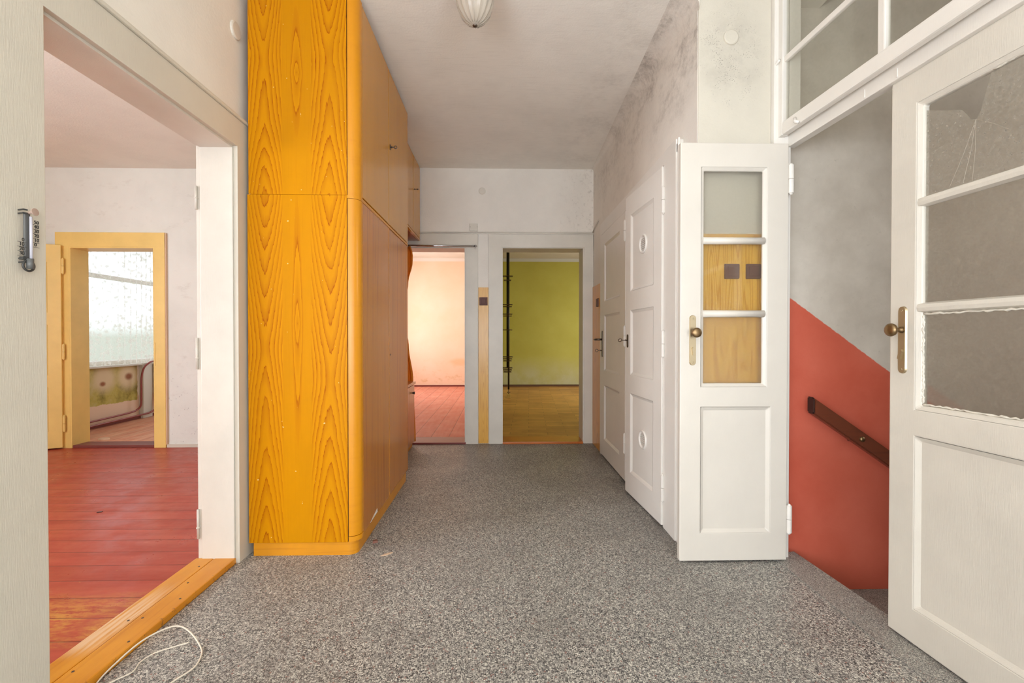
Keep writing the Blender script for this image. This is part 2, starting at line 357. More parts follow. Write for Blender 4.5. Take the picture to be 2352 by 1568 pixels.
CORD = NT('white_cord', lin((214, 204, 186)), .45).m
PUTTY = paint('crumbling_putty', (226, 220, 206), .6, .12, 30, .5, False)
DEBRIS = NT('pale_wood_splinter', lin((206, 176, 146)), .8).m
DEBRIS2 = NT('brown_wood_chip', lin((126, 84, 70)), .7).m
def m_glass(name, clear, tint, rough, haze, haze_col):
    m = bpy.data.materials.new(name); m.use_nodes = True; t = m.node_tree
    for n in list(t.nodes): t.nodes.remove(n)
    out = t.nodes.new('ShaderNodeOutputMaterial'); tr = t.nodes.new('ShaderNodeBsdfTransparent'); tr.inputs[0].default_value = tint
    rf = t.nodes.new('ShaderNodeBsdfRefraction'); rf.inputs['Color'].default_value = tint; rf.inputs['Roughness'].default_value = rough; rf.inputs['IOR'].default_value = 1.08
    df = t.nodes.new('ShaderNodeBsdfDiffuse'); df.inputs['Color'].default_value = haze_col
    tl = t.nodes.new('ShaderNodeBsdfTranslucent'); tl.inputs['Color'].default_value = haze_col
    gl = t.nodes.new('ShaderNodeBsdfGlossy'); gl.inputs['Roughness'].default_value = .05 + rough * .5
    def mix(f, a, b):
        n = t.nodes.new('ShaderNodeMixShader')
        if hasattr(f, 'is_linked'): t.links.new(f, n.inputs[0])
        else: n.inputs[0].default_value = f
        t.links.new(a, n.inputs[1]); t.links.new(b, n.inputs[2]); return n.outputs[0]
    co = t.nodes.new('ShaderNodeTexCoord'); no = t.nodes.new('ShaderNodeTexNoise'); no.inputs['Scale'].default_value = 90; no.inputs['Detail'].default_value = 5
    t.links.new(co.outputs['Object'], no.inputs['Vector'])
    mr = t.nodes.new('ShaderNodeMapRange'); t.links.new(no.outputs[0], mr.inputs[0]); mr.inputs[1].default_value = .3; mr.inputs[2].default_value = .7
    mr.inputs[3].default_value = haze * .6; mr.inputs[4].default_value = haze * 1.4
    hz = mix(.5, df.outputs[0], tl.outputs[0])
    a = mix(clear, rf.outputs[0], tr.outputs[0]); a = mix(mr.outputs[0], a, hz); a = mix(.05, a, gl.outputs[0])
    t.links.new(a, out.inputs[0]); return m
G_CLEAR = m_glass('dusty_clear_glass', 1.0, (.93, .93, .90, 1), .02, .05, (.7, .68, .62, 1))
G_FROST = m_glass('frosted_glass', .45, (.94, .94, .92, 1), .42, .10, (.72, .70, .66, 1))
G_WIDE = m_glass('dusty_rippled_glass', .5, (.92, .91, .88, 1), .25, .14, (.62, .57, .51, 1))
G_DUST = m_glass('dusty_broken_glass', .6, (.92, .91, .88, 1), .2, .26, (.66, .62, .55, 1))
G_LAMP = NT('pressed_glass', lin((222, 212, 198)), .12); G_LAMP.b.inputs['Transmission Weight'].default_value = .55; G_LAMP.b.inputs['IOR'].default_value = 1.3; G_LAMP = G_LAMP.m
def m_lace():
    m = bpy.data.materials.new('white_lace'); m.use_nodes = True; t = m.node_tree
    for n in list(t.nodes): t.nodes.remove(n)
    out = t.nodes.new('ShaderNodeOutputMaterial'); tr = t.nodes.new('ShaderNodeBsdfTransparent')
    df = t.nodes.new('ShaderNodeBsdfDiffuse'); df.inputs[0].default_value = (.86, .84, .80, 1); tl = t.nodes.new('ShaderNodeBsdfTranslucent'); tl.inputs[0].default_value = (.84, .80, .72, 1)
    co = t.nodes.new('ShaderNodeTexCoord')
    v = t.nodes.new('ShaderNodeTexVoronoi'); v.inputs['Scale'].default_value = 17; v.feature = 'F1'
    n = t.nodes.new('ShaderNodeTexNoise'); n.inputs['Scale'].default_value = 26; n.inputs['Detail'].default_value = 5; n.inputs['Roughness'].default_value = .75
    t.links.new(co.outputs['Object'], v.inputs[0]); t.links.new(co.outputs['Object'], n.inputs['Vector'])
    a = t.nodes.new('ShaderNodeMath'); a.operation = 'MULTIPLY_ADD'; t.links.new(v.outputs['Distance'], a.inputs[0]); a.inputs[1].default_value = -.55; t.links.new(n.outputs[0], a.inputs[2])
    r = t.nodes.new('ShaderNodeMapRange'); t.links.new(a.outputs[0], r.inputs[0]); r.inputs[1].default_value = .20; r.inputs[2].default_value = .40; r.inputs[3].default_value = .30; r.inputs[4].default_value = .86
    m1 = t.nodes.new('ShaderNodeMixShader'); m1.inputs[0].default_value = .55; t.links.new(df.outputs[0], m1.inputs[1]); t.links.new(tl.outputs[0], m1.inputs[2])
    m2 = t.nodes.new('ShaderNodeMixShader'); t.links.new(r.outputs[0], m2.inputs[0]); t.links.new(tr.outputs[0], m2.inputs[1]); t.links.new(m1.outputs[0], m2.inputs[2])
    t.links.new(m2.outputs[0], out.inputs[0]); return m
LACE = m_lace()
def m_cloth():
    t = NT('orange_curtain_cloth', lin((232, 160, 58)), .9, spec=.1)
    tl = t.n('ShaderNodeBsdfTranslucent'); tl.inputs[0].default_value = lin((240, 168, 60)); mx = t.n('ShaderNodeMixShader'); mx.inputs[0].default_value = .45
    t.l(t.b.outputs[0], mx.inputs[1]); t.l(tl.outputs[0], mx.inputs[2]); t.l(mx.outputs[0], [n for n in t.t.nodes if n.type == 'OUTPUT_MATERIAL'][0].inputs[0]); return t.m
CURT = m_cloth()

# ================================================================== mesh builders
class MB:
    def __init__(s): s.bm = bmesh.new()
    def box(s, x0, x1, y0, y1, z0, z1, bev=0.0, seg=2):
        r = bmesh.ops.create_cube(s.bm, size=1.0); vs = r['verts']
        for v in vs: v.co = Vector(((x0 + x1) / 2 + v.co.x * (x1 - x0), (y0 + y1) / 2 + v.co.y * (y1 - y0), (z0 + z1) / 2 + v.co.z * (z1 - z0)))
        if bev:
            es = list({e for v in vs for e in v.link_edges}); bmesh.ops.bevel(s.bm, geom=es, offset=bev, segments=seg, affect='EDGES', profile=.6)
        return s
    def prism(s, pts, h0, h1, axis='z', bev=0.0):
        f = {'z': lambda a, b, h: (a, b, h), 'x': lambda a, b, h: (h, a, b), 'y': lambda a, b, h: (a, h, b)}[axis]
        lo = [s.bm.verts.new(f(a, b, h0)) for a, b in pts]; hi = [s.bm.verts.new(f(a, b, h1)) for a, b in pts]
        fs = [s.bm.faces.new(lo), s.bm.faces.new(hi)]
        for i in range(len(pts)):
            j = (i + 1) % len(pts); fs.append(s.bm.faces.new((lo[i], lo[j], hi[j], hi[i])))
        if bev: bmesh.ops.bevel(s.bm, geom=list({e for x in (fs[0], fs[1]) for e in x.edges}), offset=bev, segments=2, affect='EDGES')
        return s
    def tube(s, pts, r, n=10, caps=True):
        pts = [Vector(p) for p in pts]; rings = []; rr = r if isinstance(r, (list, tuple)) else [r] * len(pts)
        up = None
        for i, p in enumerate(pts):
            d = (pts[min(i + 1, len(pts) - 1)] - pts[max(i - 1, 0)]).normalized()
            if up is None: up = d.orthogonal().normalized()
            up = (up - d * up.dot(d)).normalized(); b = d.cross(up)
            rings.append([s.bm.verts.new(p + (up * math.cos(2 * math.pi * k / n) + b * math.sin(2 * math.pi * k / n)) * rr[i]) for k in range(n)])
        for a, b2 in zip(rings, rings[1:]):
            for k in range(n): s.bm.faces.new((a[k], a[(k + 1) % n], b2[(k + 1) % n], b2[k]))
        if caps: s.bm.faces.new(rings[0]); s.bm.faces.new(rings[-1])
        return s
    def lathe(s, prof, c, axis=(0, 0, 1), n=32, rib=0.0, ribs=0):
        ax = Vector(axis).normalized(); u = ax.orthogonal().normalized(); v = ax.cross(u); c = Vector(c); rings = []
        for r, h in prof:
            if r < 1e-6: rings.append([s.bm.verts.new(c + ax * h)]); continue
            rings.append([s.bm.verts.new(c + ax * h + (u * math.cos(2 * math.pi * k / n) + v * math.sin(2 * math.pi * k / n)) * r * (1 + (rib * math.cos(2 * math.pi * k * ribs / n) if ribs else 0))) for k in range(n)])
        for a, b in zip(rings, rings[1:]):
            for k in range(n):
                k2 = (k + 1) % n
                if len(a) == 1 and len(b) == 1: continue
                if len(a) == 1: s.bm.faces.new((a[0], b[k], b[k2]))
                elif len(b) == 1: s.bm.faces.new((a[k], b[0], a[k2]))
                else: s.bm.faces.new((a[k], a[k2], b[k2], b[k]))
        return s
    def torus(s, c, axis, R0, r, n=20, m=8, squash=1.0):
        ax = Vector(axis).normalized(); u = ax.orthogonal().normalized(); v = ax.cross(u); c = Vector(c); rg = []
        for i in range(n):
            a = 2 * math.pi * i / n; d = u * math.cos(a) + v * math.sin(a) * squash
            rg.append([s.bm.verts.new(c + d * (R0 + r * math.cos(2 * math.pi * k / m)) + ax * r * math.sin(2 * math.pi * k / m)) for k in range(m)])
        for i in range(n):
            a, b = rg[i], rg[(i + 1) % n]
            for k in range(m): s.bm.faces.new((a[k], a[(k + 1) % m], b[(k + 1) % m], b[k]))
        return s
    def slab(s, P, u0, u1, v0, v1, T, holes=(), back=True):
        """thick slab in (u, depth, v) with rectangular holes; hole = (u0,u1,v0,v1,kind) kind: 'open' | 'panel' | 'glass' """
        us = sorted({u0, u1, *[h[0] for h in holes], *[h[1] for h in holes]}); vs = sorted({v0, v1, *[h[2] for h in holes], *[h[3] for h in holes]})
        us = [u for u in us if u0 <= u <= u1]; vs = [v for v in vs if v0 <= v <= v1]
        def inh(a, b): return any(h[0] < a < h[1] and h[2] < b < h[3] for h in holes)
        V = {}
        def vert(u, d, v):
            k = (round(u, 5), round(d, 5), round(v, 5))
            if k not in V: V[k] = s.bm.verts.new(P(u, d, v))
            return V[k]
        def quad(*q): s.bm.faces.new([vert(*p) for p in q])
        nu, nv = len(us) - 1, len(vs) - 1
        sol = [[not inh((us[i] + us[i + 1]) / 2, (vs[j] + vs[j + 1]) / 2) for j in range(nv)] for i in range(nu)]
        for i in range(nu):
            for j in range(nv):
                if not sol[i][j]: continue
                a, b, c, d = us[i], us[i + 1], vs[j], vs[j + 1]
                quad((a, 0, c), (b, 0, c), (b, 0, d), (a, 0, d)); quad((a, T, c), (a, T, d), (b, T, d), (b, T, c))
                if i == 0 or not sol[i - 1][j]: quad((a, 0, c), (a, 0, d), (a, T, d), (a, T, c))
                if i == nu - 1 or not sol[i + 1][j]: quad((b, 0, c), (b, T, c), (b, T, d), (b, 0, d))
                if j == 0 or not sol[i][j - 1]: quad((a, 0, c), (a, T, c), (b, T, c), (b, 0, c))
                if j == nv - 1 or not sol[i][j + 1]: quad((a, 0, d), (b, 0, d), (b, T, d), (a, T, d))
        for h in holes:
            if h[4] == 'open': continue
            a, b, c, d = h[:4]; m = .016; dp = .011
            o = [(a, c), (b, c), (b, d), (a, d)]; inn = [(a + m, c + m), (b - m, c + m), (b - m, d - m), (a + m, d - m)]
            for sgn, d0, d1 in ((1, .001, dp), (-1, T - .001, T - dp)):
                ov = [s.bm.verts.new(P(u, d0, v)) for u, v in o]; iv = [s.bm.verts.new(P(u, d1, v)) for u, v in inn]
                for k in range(4): s.bm.faces.new((ov[k], ov[(k + 1) % 4], iv[(k + 1) % 4], iv[k]))
                if h[4] == 'panel': s.bm.faces.new(iv)
                else:
                    mid = [s.bm.verts.new(P(u, T / 2, v)) for u, v in inn]
                    for k in range(4): s.bm.faces.new((iv[k], iv[(k + 1) % 4], mid[(k + 1) % 4], mid[k]))
        return s
    def build(s, name, mat, parent=None, off=None, smooth=False, bevel=0.0, recalc=True, subs=0):
        if recalc: bmesh.ops.recalc_face_normals(s.bm, faces=s.bm.faces[:])
        if off is None: off = WORLD.get(parent.name, Vector()) if parent else Vector()
        off = Vector(off)
        for v in s.bm.verts: v.co -= off
        me = bpy.data.meshes.new(name); s.bm.to_mesh(me); s.bm.free(); me.materials.append(mat)
        if smooth:
            for p in me.polygons: p.use_smooth = True
        o = bpy.data.objects.new(name, me); C.objects.link(o)
        if parent: o.parent = parent
        else: o.location = off
        WORLD[o.name] = off
        if bevel:
            b = o.modifiers.new('soft_edges', 'BEVEL'); b.width = bevel; b.segments = 2; b.limit_method = 'ANGLE'; b.angle_limit = R(40)
        if subs:
            b = o.modifiers.new('subdivision', 'SUBSURF'); b.levels = subs; b.render_levels = subs
        return o
WORLD = {}
def tag(o, label, cat, group=None, kind=None):
    o['label'] = label; o['category'] = cat
    if group: o['group'] = group
    if kind: o['kind'] = kind
    return o
def S(o, label, cat): return tag(o, label, cat, kind='structure')
def empty(name, loc, rz=0.0, local=False):
    o = bpy.data.objects.new(name, None); C.objects.link(o); o.location = loc; o.rotation_euler = (0, 0, rz); o.empty_display_size = .05
    WORLD[o.name] = Vector() if local else Vector(loc); return o
def rr(x0, x1, z0, z1, r, n=6):
    pts = []
    for cx, cz, a0 in ((x1 - r, z1 - r, 0), (x0 + r, z1 - r, 90), (x0 + r, z0 + r, 180), (x1 - r, z0 + r, 270)):
        for k in range(n + 1):
            a = R(a0 + 90 * k / n); pts.append((cx + r * math.cos(a), cz + r * math.sin(a)))
    return pts

# ================================================================== shell
HC = 2.79
S(MB().box(-1.28, 1.345, -4.1, 4.64, -.12, 0).build('floor', M_TERR), 'grey speckled terrazzo floor of the hallway', 'floor')
S(MB().box(-1.46, 1.62, -4.1, 4.86, HC, HC + .12).build('ceiling', P_CEIL), 'off-white plaster ceiling of the hallway with grey smudges', 'ceiling')
S(MB().slab(lambda u, d, v: (-1.275 - d, u, v), -4.1, 4.70, 0, HC, .165, [(1.27, 2.22, -.01, 2.01, 'open'), (-1.9, -.4, .55, 1.95, 'open')]).build('wall_left', P_HALL), 'white plaster left wall of the hallway around the wide open doorway', 'wall')  # the opening behind the viewpoint is added for the left fill light
mb = MB()
mb.slab(lambda u, d, v: (.960 - .0095 * (u - 2.215) + d, u, v), 2.222, 4.64, 0, HC, .15, [(2.575, 3.16, -.01, 2.04, 'open'), (3.36, 4.16, -.01, 2.01, 'open')])
S(mb.build('wall_right', P_RIGHT), 'white right wall above the panelled doors with dark mould near the ceiling', 'wall')
S(MB().box(1.30, 1.34, 2.42, 4.64, 0, HC).build('wall_closet_back', P_HALL), 'plain wall inside the closets behind the right doors', 'wall')
mb = MB().box(.962, 1.324, 2.2155, 2.42, 0, HC, .006)
S(mb.build('wall_column', P_COL), 'plaster pier above the narrow glazed leaf with a patch of grey mould specks', 'wall')
mb = MB().slab(lambda u, d, v: (u, 4.63 + d, v), -1.44, 1.12, 0, HC, .225, [(-1.16, -.362, -.01, 1.992, 'open'), (0.0, .84, -.01, 1.995, 'open')])
S(mb.build('wall_back', P_BACK), 'white plaster end wall of the hallway with two doorways side by side', 'wall')
mb = MB().slab(lambda u, d, v: (u, -4.0 - d, v), -1.44, 1.8, 0, HC, .15, [(-1.2, 1.05, .6, 2.7, 'open')])
S(mb.build('wall_front', P_HALL), 'plain plaster wall behind the viewpoint with a large window opening', 'wall')
# cove between the right wall and the ceiling
def cove(mb, y0, y1, xw0, xw1, r0, r1, n=8):
    rows = []
    for y, xw, r in ((y0, xw0, r0), (y1, xw1, r1)):
        rows.append([mb.bm.verts.new((xw - r + r * math.sin(R(90 * k / n)) + .0, y, HC - r + r * math.cos(R(90 * k / n)))) for k in range(n + 1)])
    for k in range(n): mb.bm.faces.new((rows[0][k], rows[0][k + 1], rows[1][k + 1], rows[1][k]))
    for i in (0, 1):
        c = mb.bm.verts.new(((xw0, xw1)[i], (y0, y1)[i], HC)); mb.bm.faces.new(rows[i] + [c])
mb = MB(); cove(mb, 2.2, 4.632, .9602, .937, .11, .02)
S(mb.build('trim_1', P_RIGHT, smooth=False), 'rounded cove where the mouldy right wall meets the ceiling', 'cove')

# ------------------------------------------------------------------ left room and the room behind it
S(MB().box(-4.9, -1.27, -1.6, 4.56, -.12, 0.0).build('floor_left_room', M_REDX), 'worn red-painted plank floor seen through the left doorway', 'floor')
S(MB().box(-4.9, -1.44, -1.6, 4.72, 2.735, 2.85).build('ceiling_left_room', P_LCEIL), 'white ceiling with peeling paint seen through the left doorway', 'ceiling')
S(MB().slab(lambda u, d, v: (u, 4.55 + d, v), -4.85, -1.44, 0, 2.74, .17, [(-4.205, -3.385, -.01, 1.963, 'open')]).build('wall_left_room_far', P_LROOM), 'white wall around the yellow door frame with grey specks', 'wall')
S(MB().slab(lambda u, d, v: (-4.78 - d, u, v), -1.6, 7.6, 0, 2.74, .2, [(4.86, 6.62, .74, 2.35, 'open'), (-.35, 1.35, .8, 2.3, 'open')]).build('wall_left_room_window', M_WINWALL), 'outer wall under the lace curtain with a green and brown damaged plaster patch', 'wall')
S(MB().box(-4.9, -1.44, -1.72, -1.6, 0, 2.74).build('wall_left_room_near', P_LROOM), 'near end wall of the red-floored room', 'wall')
S(MB().box(-4.9, -2.5, 4.56, 7.6, -.12, .012).build('floor_curtain_room', M_FARF), 'dusty pinkish plank floor behind the yellow doorway', 'floor')
S(MB().box(-4.9, -2.5, 4.72, 7.6, 2.735, 2.85).build('ceiling_curtain_room', P_LCEIL), 'ceiling of the room behind the yellow doorway', 'ceiling')
S(MB().box(-2.62, -2.5, 4.72, 7.6, 0, 2.74).build('wall_curtain_room_right', P_LROOM), 'inner wall of the room behind the yellow doorway', 'wall')
S(MB().box(-4.9, -2.5, 7.5, 7.6, 0, 2.74).build('wall_curtain_room_far', P_LROOM), 'far wall of the room behind the yellow doorway', 'wall')
# ------------------------------------------------------------------ pink room, green room
S(MB().box(-2.5, -.19, 4.64, 10.1, -.12, .006).build('floor_pink_room', M_PINKF), 'faded pink-red plank floor through the left back doorway', 'floor')
S(MB().box(-2.5, -.19, 4.85, 10.1, 2.80, 2.9).build('ceiling_pink_room', P_LCEIL), 'white ceiling of the peach-walled room', 'ceiling')
S(MB().box(-2.5, -.24, 9.95, 10.1, 0, 2.8).build('wall_pink_room_far', M_PINK), 'pale peach far wall with yellowish stains near the floor', 'wall')
S(MB().slab(lambda u, d, v: (-2.4 - d, u, v), 4.85, 10.0, 0, 2.8, .1, [(7.65, 9.45, .7, 2.4, 'open')]).build('wall_pink_room_left', M_PINK), 'peach left wall with the window of the peach-walled room', 'wall')
S(MB().box(-.24, -.18, 4.85, 10.0, 0, 2.8).build('wall_pink_room_right', M_PINK), 'peach partition wall on the right of the peach-walled room', 'wall')
S(MB().box(-.19, 3.3, 4.64, 10.1, -.12, .004).build('floor_green_room', M_PARQ), 'brown parquet-patterned floor through the right back doorway', 'floor')
S(MB().box(-.19, 3.3, 4.85, 10.1, 2.80, 2.9).build('ceiling_green_room', P_STAIRC), 'grey-white ceiling of the olive-walled room', 'ceiling')
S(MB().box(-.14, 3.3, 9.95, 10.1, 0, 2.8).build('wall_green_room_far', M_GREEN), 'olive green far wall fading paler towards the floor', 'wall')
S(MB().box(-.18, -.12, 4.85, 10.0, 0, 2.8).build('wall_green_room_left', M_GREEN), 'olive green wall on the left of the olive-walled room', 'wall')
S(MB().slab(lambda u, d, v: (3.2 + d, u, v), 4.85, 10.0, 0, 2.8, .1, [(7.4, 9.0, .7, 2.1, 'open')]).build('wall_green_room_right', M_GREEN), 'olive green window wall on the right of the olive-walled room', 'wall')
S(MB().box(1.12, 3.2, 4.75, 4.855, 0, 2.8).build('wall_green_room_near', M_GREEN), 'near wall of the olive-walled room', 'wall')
S(MB().box(-2.4, -.24, 9.93, 9.951, .006, .04).build('baseboard_pink_room', BASEM), 'dark red skirting strip under the peach wall', 'skirting')
S(MB().box(-.12, 3.2, 9.92, 9.951, .004, .045).build('baseboard_green_room', BASE_B), 'brown skirting strip under the olive wall', 'skirting')
S(MB().box(-3.285, -1.44, 4.535, 4.551, 0, .03).build('baseboard_left_room', CREAM), 'low cream skirting beside the yellow door frame', 'skirting')
S(MB().box(-4.781, -4.755, 4.72, 7.5, .012, .045).build('baseboard_curtain_room', BASEM), 'dark red skirting along the damaged window wall', 'skirting')

# ------------------------------------------------------------------ stairwell
S(MB().box(1.36, 4.3, 2.3, 2.42, -1.9, 3.0).build('wall_stair', M_STAIR), 'stair wall painted salmon red below a sloping line and grey above', 'wall')
S(MB().box(4.2, 4.3, .1, 2.3, -1.9, 3.0).build('wall_stair_far', P_STAIRC), 'far wall of the stairwell', 'wall')
S(MB().box(1.5, 4.3, .0, .1, -1.9, 3.0).build('wall_stair_near', P_STAIRC), 'near wall of the stairwell', 'wall')
S(MB().box(1.36, 4.3, .0, 2.42, 2.95, 3.05).build('ceiling_stair', P_STAIRC), 'ceiling of the stairwell', 'ceiling')
mb = MB()
for k in range(9): mb.box(1.515 + .26 * k, 4.2, .1, 2.3, -.19 * k - .45, -.19 * k - .22)
S(mb.build('floor_stair', M_TERR2), 'grey stair flight going down behind the glazed doors', 'stairs')

# ------------------------------------------------------------------ trims and frames
# left doorway: lining, casing, top moulding, threshold
mb = MB()
mb.box(-1.452, -1.270, 2.205, 2.222, 0, 1.993).box(-1.452, -1.270, 1.268, 1.285, 0, 1.993).box(-1.452, -1.270, 1.268, 2.222, 1.993, 2.012, .002)
mb.box(-1.430, -1.277, 2.196, 2.206, 0, 1.992, .003).box(-1.430, -1.277, 1.284, 1.294, 0, 1.992, .003).box(-1.430, -1.2775, 1.294, 2.196, 1.983, 1.994)
S(mb.build('trim_2', WHITE_OLD), 'white lining inside the left doorway', 'door frame')
mb = MB()
mb.box(-1.276, -1.2564, 2.203, 2.335, 0, 2.120, .002).box(-1.276, -1.2564, 1.150, 1.287, 0, 2.120, .002).box(-1.276, -1.256, 1.150, 2.335, 1.992, 2.122, .002)
S(mb.build('trim_3', CREAM), 'cream door casing around the left doorway', 'door casing')
mb = MB().box(-1.276, -1.246, 1.12, 2.36, 2.123, 2.138, .005).box(-1.276, -1.262, 1.12, 2.36, 2.138, 2.150, .005)
S(mb.build('trim_4', CREAM), 'thin cream moulding above the left door casing', 'moulding')
tb = S(MB().box(-1.462, -1.375, 1.287, 2.203, -.01, .026, .004).box(-1.374, -1.272, 1.287, 2.203, -.01, .026, .006).build('trim_5', W_THR), 'worn varnished two-board threshold of the left doorway', 'threshold')
for nx, ny in ((-1.355, 1.46), (-1.392, 1.72), (-1.352, 1.735), (-1.35, 1.98), (-1.395, 2.12), (-1.295, 1.60), (-1.30, 1.86)):
    MB().lathe([(0, .0012), (.004, .001), (.0045, 0)], (nx, ny, .026), n=10).build('nail', IRON, tb)
for i, (hx, z0, z1) in enumerate(((-1.449, 1.69, 1.80), (-1.449, .93, 1.08), (-1.449, .12, .26))):
    S(MB().tube([(hx, 2.199, z0), (hx, 2.199, z1)], .006, 10).tube([(hx, 2.199, z0 + .05), (hx, 2.199, z0 + .055)], .0085, 10).build('trim_%d' % (30 + i), WHITE_OLD, smooth=True),
      ('upper', 'middle', 'lower')[i] + ' painted hinge stub on the far jamb of the left doorway', 'hinge')
# back doorways
def casing(nm, x0, x1, xl, xr, ztop, zo, label):
    mb = MB(); mb.box(x0, xl, 4.6125, 4.632, 0, ztop - .002, .0015).box(xr, x1, 4.6125, 4.632, 0, ztop - .002, .0015).box(x0, x1, 4.612, 4.632, zo - .0005, ztop, .0015)
    mb.box(xl - .002, xl + .012, 4.6205, 4.85, 0, zo + .002).box(xr - .012, xr + .002, 4.6205, 4.85, 0, zo + .002).box(xl + .012, xr - .012, 4.6205, 4.85, zo - .010, zo + .002)
    return S(mb.build(nm, WHITE_OLD), label, 'door casing')
casing('trim_6', -1.268, -.238, -1.15, -.362, 2.124, 1.992, 'white casing of the left back doorway to the peach room')
casing('trim_7', -.130, .930, 0.0, .840, 2.120, 1.994, 'white casing of the right back doorway to the olive room')
S(MB().box(-1.15, -.362, 4.60, 4.86, 0, .018, .003).build('trim_8', W_THRR), 'dark red threshold of the left back doorway', 'threshold')
S(MB().box(.012, .828, 4.595, 4.86, 0, .022, .003).build('trim_9', W_THRG), 'orange-brown wooden threshold of the right back doorway', 'threshold')
# right wall frame
mb = MB()
mb.box(.918, .972, 2.385, 2.565, 0, 2.105, .004).box(.918, .965, 3.172, 3.345, 0, 2.03, .003).box(.918, .960, 4.172, 4.226, 0, 2.127, .003)
mb.box(.9185, .968, 2.385, 4.226, 2.055, 2.127, .003).box(.9185, .962, 3.172, 4.2, 2.02, 2.06, .003)
mb.box(.925, .935, 2.37, 2.386, 0, 2.13, .003)
S(mb.build('trim_10', WHITE), 'white frame around the two panelled doors on the right wall', 'door frame')

# entrance frame with transom (local frame: x towards the viewer, y outwards, z up)
AO = (1.40, 2.15, 0); AR = R(-90 + 2.3)
fr = S(empty('trim_11', AO, AR, local=True), 'white timber frame of the glazed entrance with a fanlight above the doors', 'door frame')
SL = 1.46
mb = MB()
mb.box(SL - .06, SL + .06, -.042, .085, 0, HC - .02, .004)
mb.box(-.05, SL + .06, -.005, .035, 2.007, 2.075, .003).box(-.05, SL + .06, -.03, .085, 2.74, HC - .005, .004)
mb.box(-.05, -.012, -.02, .035, 2.07, 2.75)
mb.build('frame', WHITE, fr)
tz0, tz1 = 2.052, 2.75
mb = MB()
mb.box(-.062, -.012, -.055, -.022, tz0, tz1, .005).box(SL - .1, SL - .062, -.055, -.022, tz0, tz1, .004)
mb.box(-.014, SL - .1, -.055, -.022, tz0, tz0 + .062, .008).box(-.014, SL - .1, -.055, -.022, tz1 - .05, tz1, .006)
mb.box(.509, .540, -.050, -.026, tz0 + .05, tz1 - .05, .005).box(-.014, SL - .1, -.047, -.026, 2.398, 2.426, .005)
mb.build('transom_sash', WHITE, fr)
for a, b in ((-.014, .511), (.538, SL - .1)):
    for c, d in ((tz0 + .055, 2.401), (2.423, tz1 - .045)):
        MB().box(a, b, -.036, -.032, c, d).build('glass_pane', G_CLEAR, fr)
MB().tube([(-.02, -.064, 2.415), (-.045, -.066, 2.405), (-.066, -.058, 2.402)], .006, 8).build('latch', WHITE, fr, smooth=True)
MB().tube([(.085, -.062, 2.085), (.093, -.066, 2.066), (.11, -.06, 2.055)], .007, 8).build('latch', WHITE, fr, smooth=True)
MB().box(.40, .406, -.0075, -.004, 2.014, 2.045).box(.54, .546, -.0075, -.004, 2.014, 2.045).build('catch_plate', WHITE, fr)
S(MB().box(1.324, 1.408, 2.190, 2.31, 0, HC - .001, .005).build('trim_17', WHITE), 'white hinge post of the entrance frame beside the plaster pier', 'door frame')
# solid wall continuing past the entrance towards the viewer
c_, s_ = math.cos(AR), math.sin(AR)
px, py = AO[0] + c_ * (SL + .06), AO[1] + s_ * (SL + .06)
S(MB().prism([(px - .03, py + .01), (px + .18, py + .01), (px + .42, -4.1), (px + .16, -4.1)], 0, HC, 'z').build('wall_right_near', P_HALL), 'plain right wall on the near side of the entrance doors', 'wall')
S(MB().box(1.40, 1.62, .62, 2.3, HC - .03, 3.0).build('wall_above_entrance', P_HALL), 'wall strip above the fanlight', 'wall')
S(MB().prism([(1.334, -1.0), (1.62, -1.0), (1.50, 1.72), (1.472, 2.25), (1.334, 2.22)], -.12, .004, 'z').build('trim_12', M_TERR2), 'fine grey terrazzo sill strip under the entrance doors', 'threshold')

# ================================================================== doors
def hinge(parent, x, y, z0, z1, r=.011, mat=WHITE):
    zm = (z0 + z1) / 2
    MB().tube([(x, y, z0), (x, y, zm - .001)], r, 14).tube([(x, y, zm + .001), (x, y, z1)], r, 14).lathe([(0, 0), (r * .8, .0), (r * .5, .008), (0, .011)], (x, y, z1 - .001), n=14).lathe([(0, 0), (r * .8, .0), (r * .5, -.008), (0, -.011)], (x, y, z0 + .001), n=14).build('hinge', mat, parent, smooth=False)
def key(parent, base, d, L=.045, ring=.011, mat=IRON, plate=None, rn=None):
    """escutcheon + key sticking out along d"""
    b = Vector(base); d = Vector(d).normalized()
    side = Vector((0, 0, 1)).cross(d).normalized()
    mb = MB().tube([b, b + d * (L - ring)], .003, 8).tube([b + d * .008, b + d * .014], .006, 10)
    nrm = side if rn is None else Vector(rn)
    mb.torus(b + d * (L + ring * .1), nrm, ring, .0026, 20, 8)
    return mb.build('key', mat, parent, smooth=True)
# far panelled door on the right wall (closed)
d1 = S(empty('door_1', (.92, 3.76, 0)), 'far closed white door on the right wall with three recessed panels and lever plate', 'door')
PZ = [(.17, .652), (.788, 1.277), (1.402, 1.905)]
MB().slab(lambda u, d, v: (.916 + d, u, v), 3.352, 4.168, .012, 2.018, .04, [(3.52, 4.04, a, b, 'panel') for a, b in PZ]).build('leaf', WHITE, d1, bevel=.004)
pl = MB().prism(rr(4.094, 4.126, .905, 1.14, .012), .9105, .917, 'x').build('handle_plate', IRON, d1)
MB().tube([(.912, 4.11, 1.062), (.872, 4.11, 1.062), (.862, 4.12, 1.062), (.858, 4.14, 1.061), (.858, 4.20, 1.06)], [.009, .008, .009, .009, .007], 10).build('lever', IRON, pl, off=WORLD[d1.name], smooth=True)
key(pl, (.911, 4.11, .962), (-1, 0, 0), .046, .012, rn=(0, 1, 0))
WORLD[pl.name] = WORLD[d1.name]
for z in (.225, 1.02, 1.80): hinge(d1, .911, 3.346, z, z + .14)
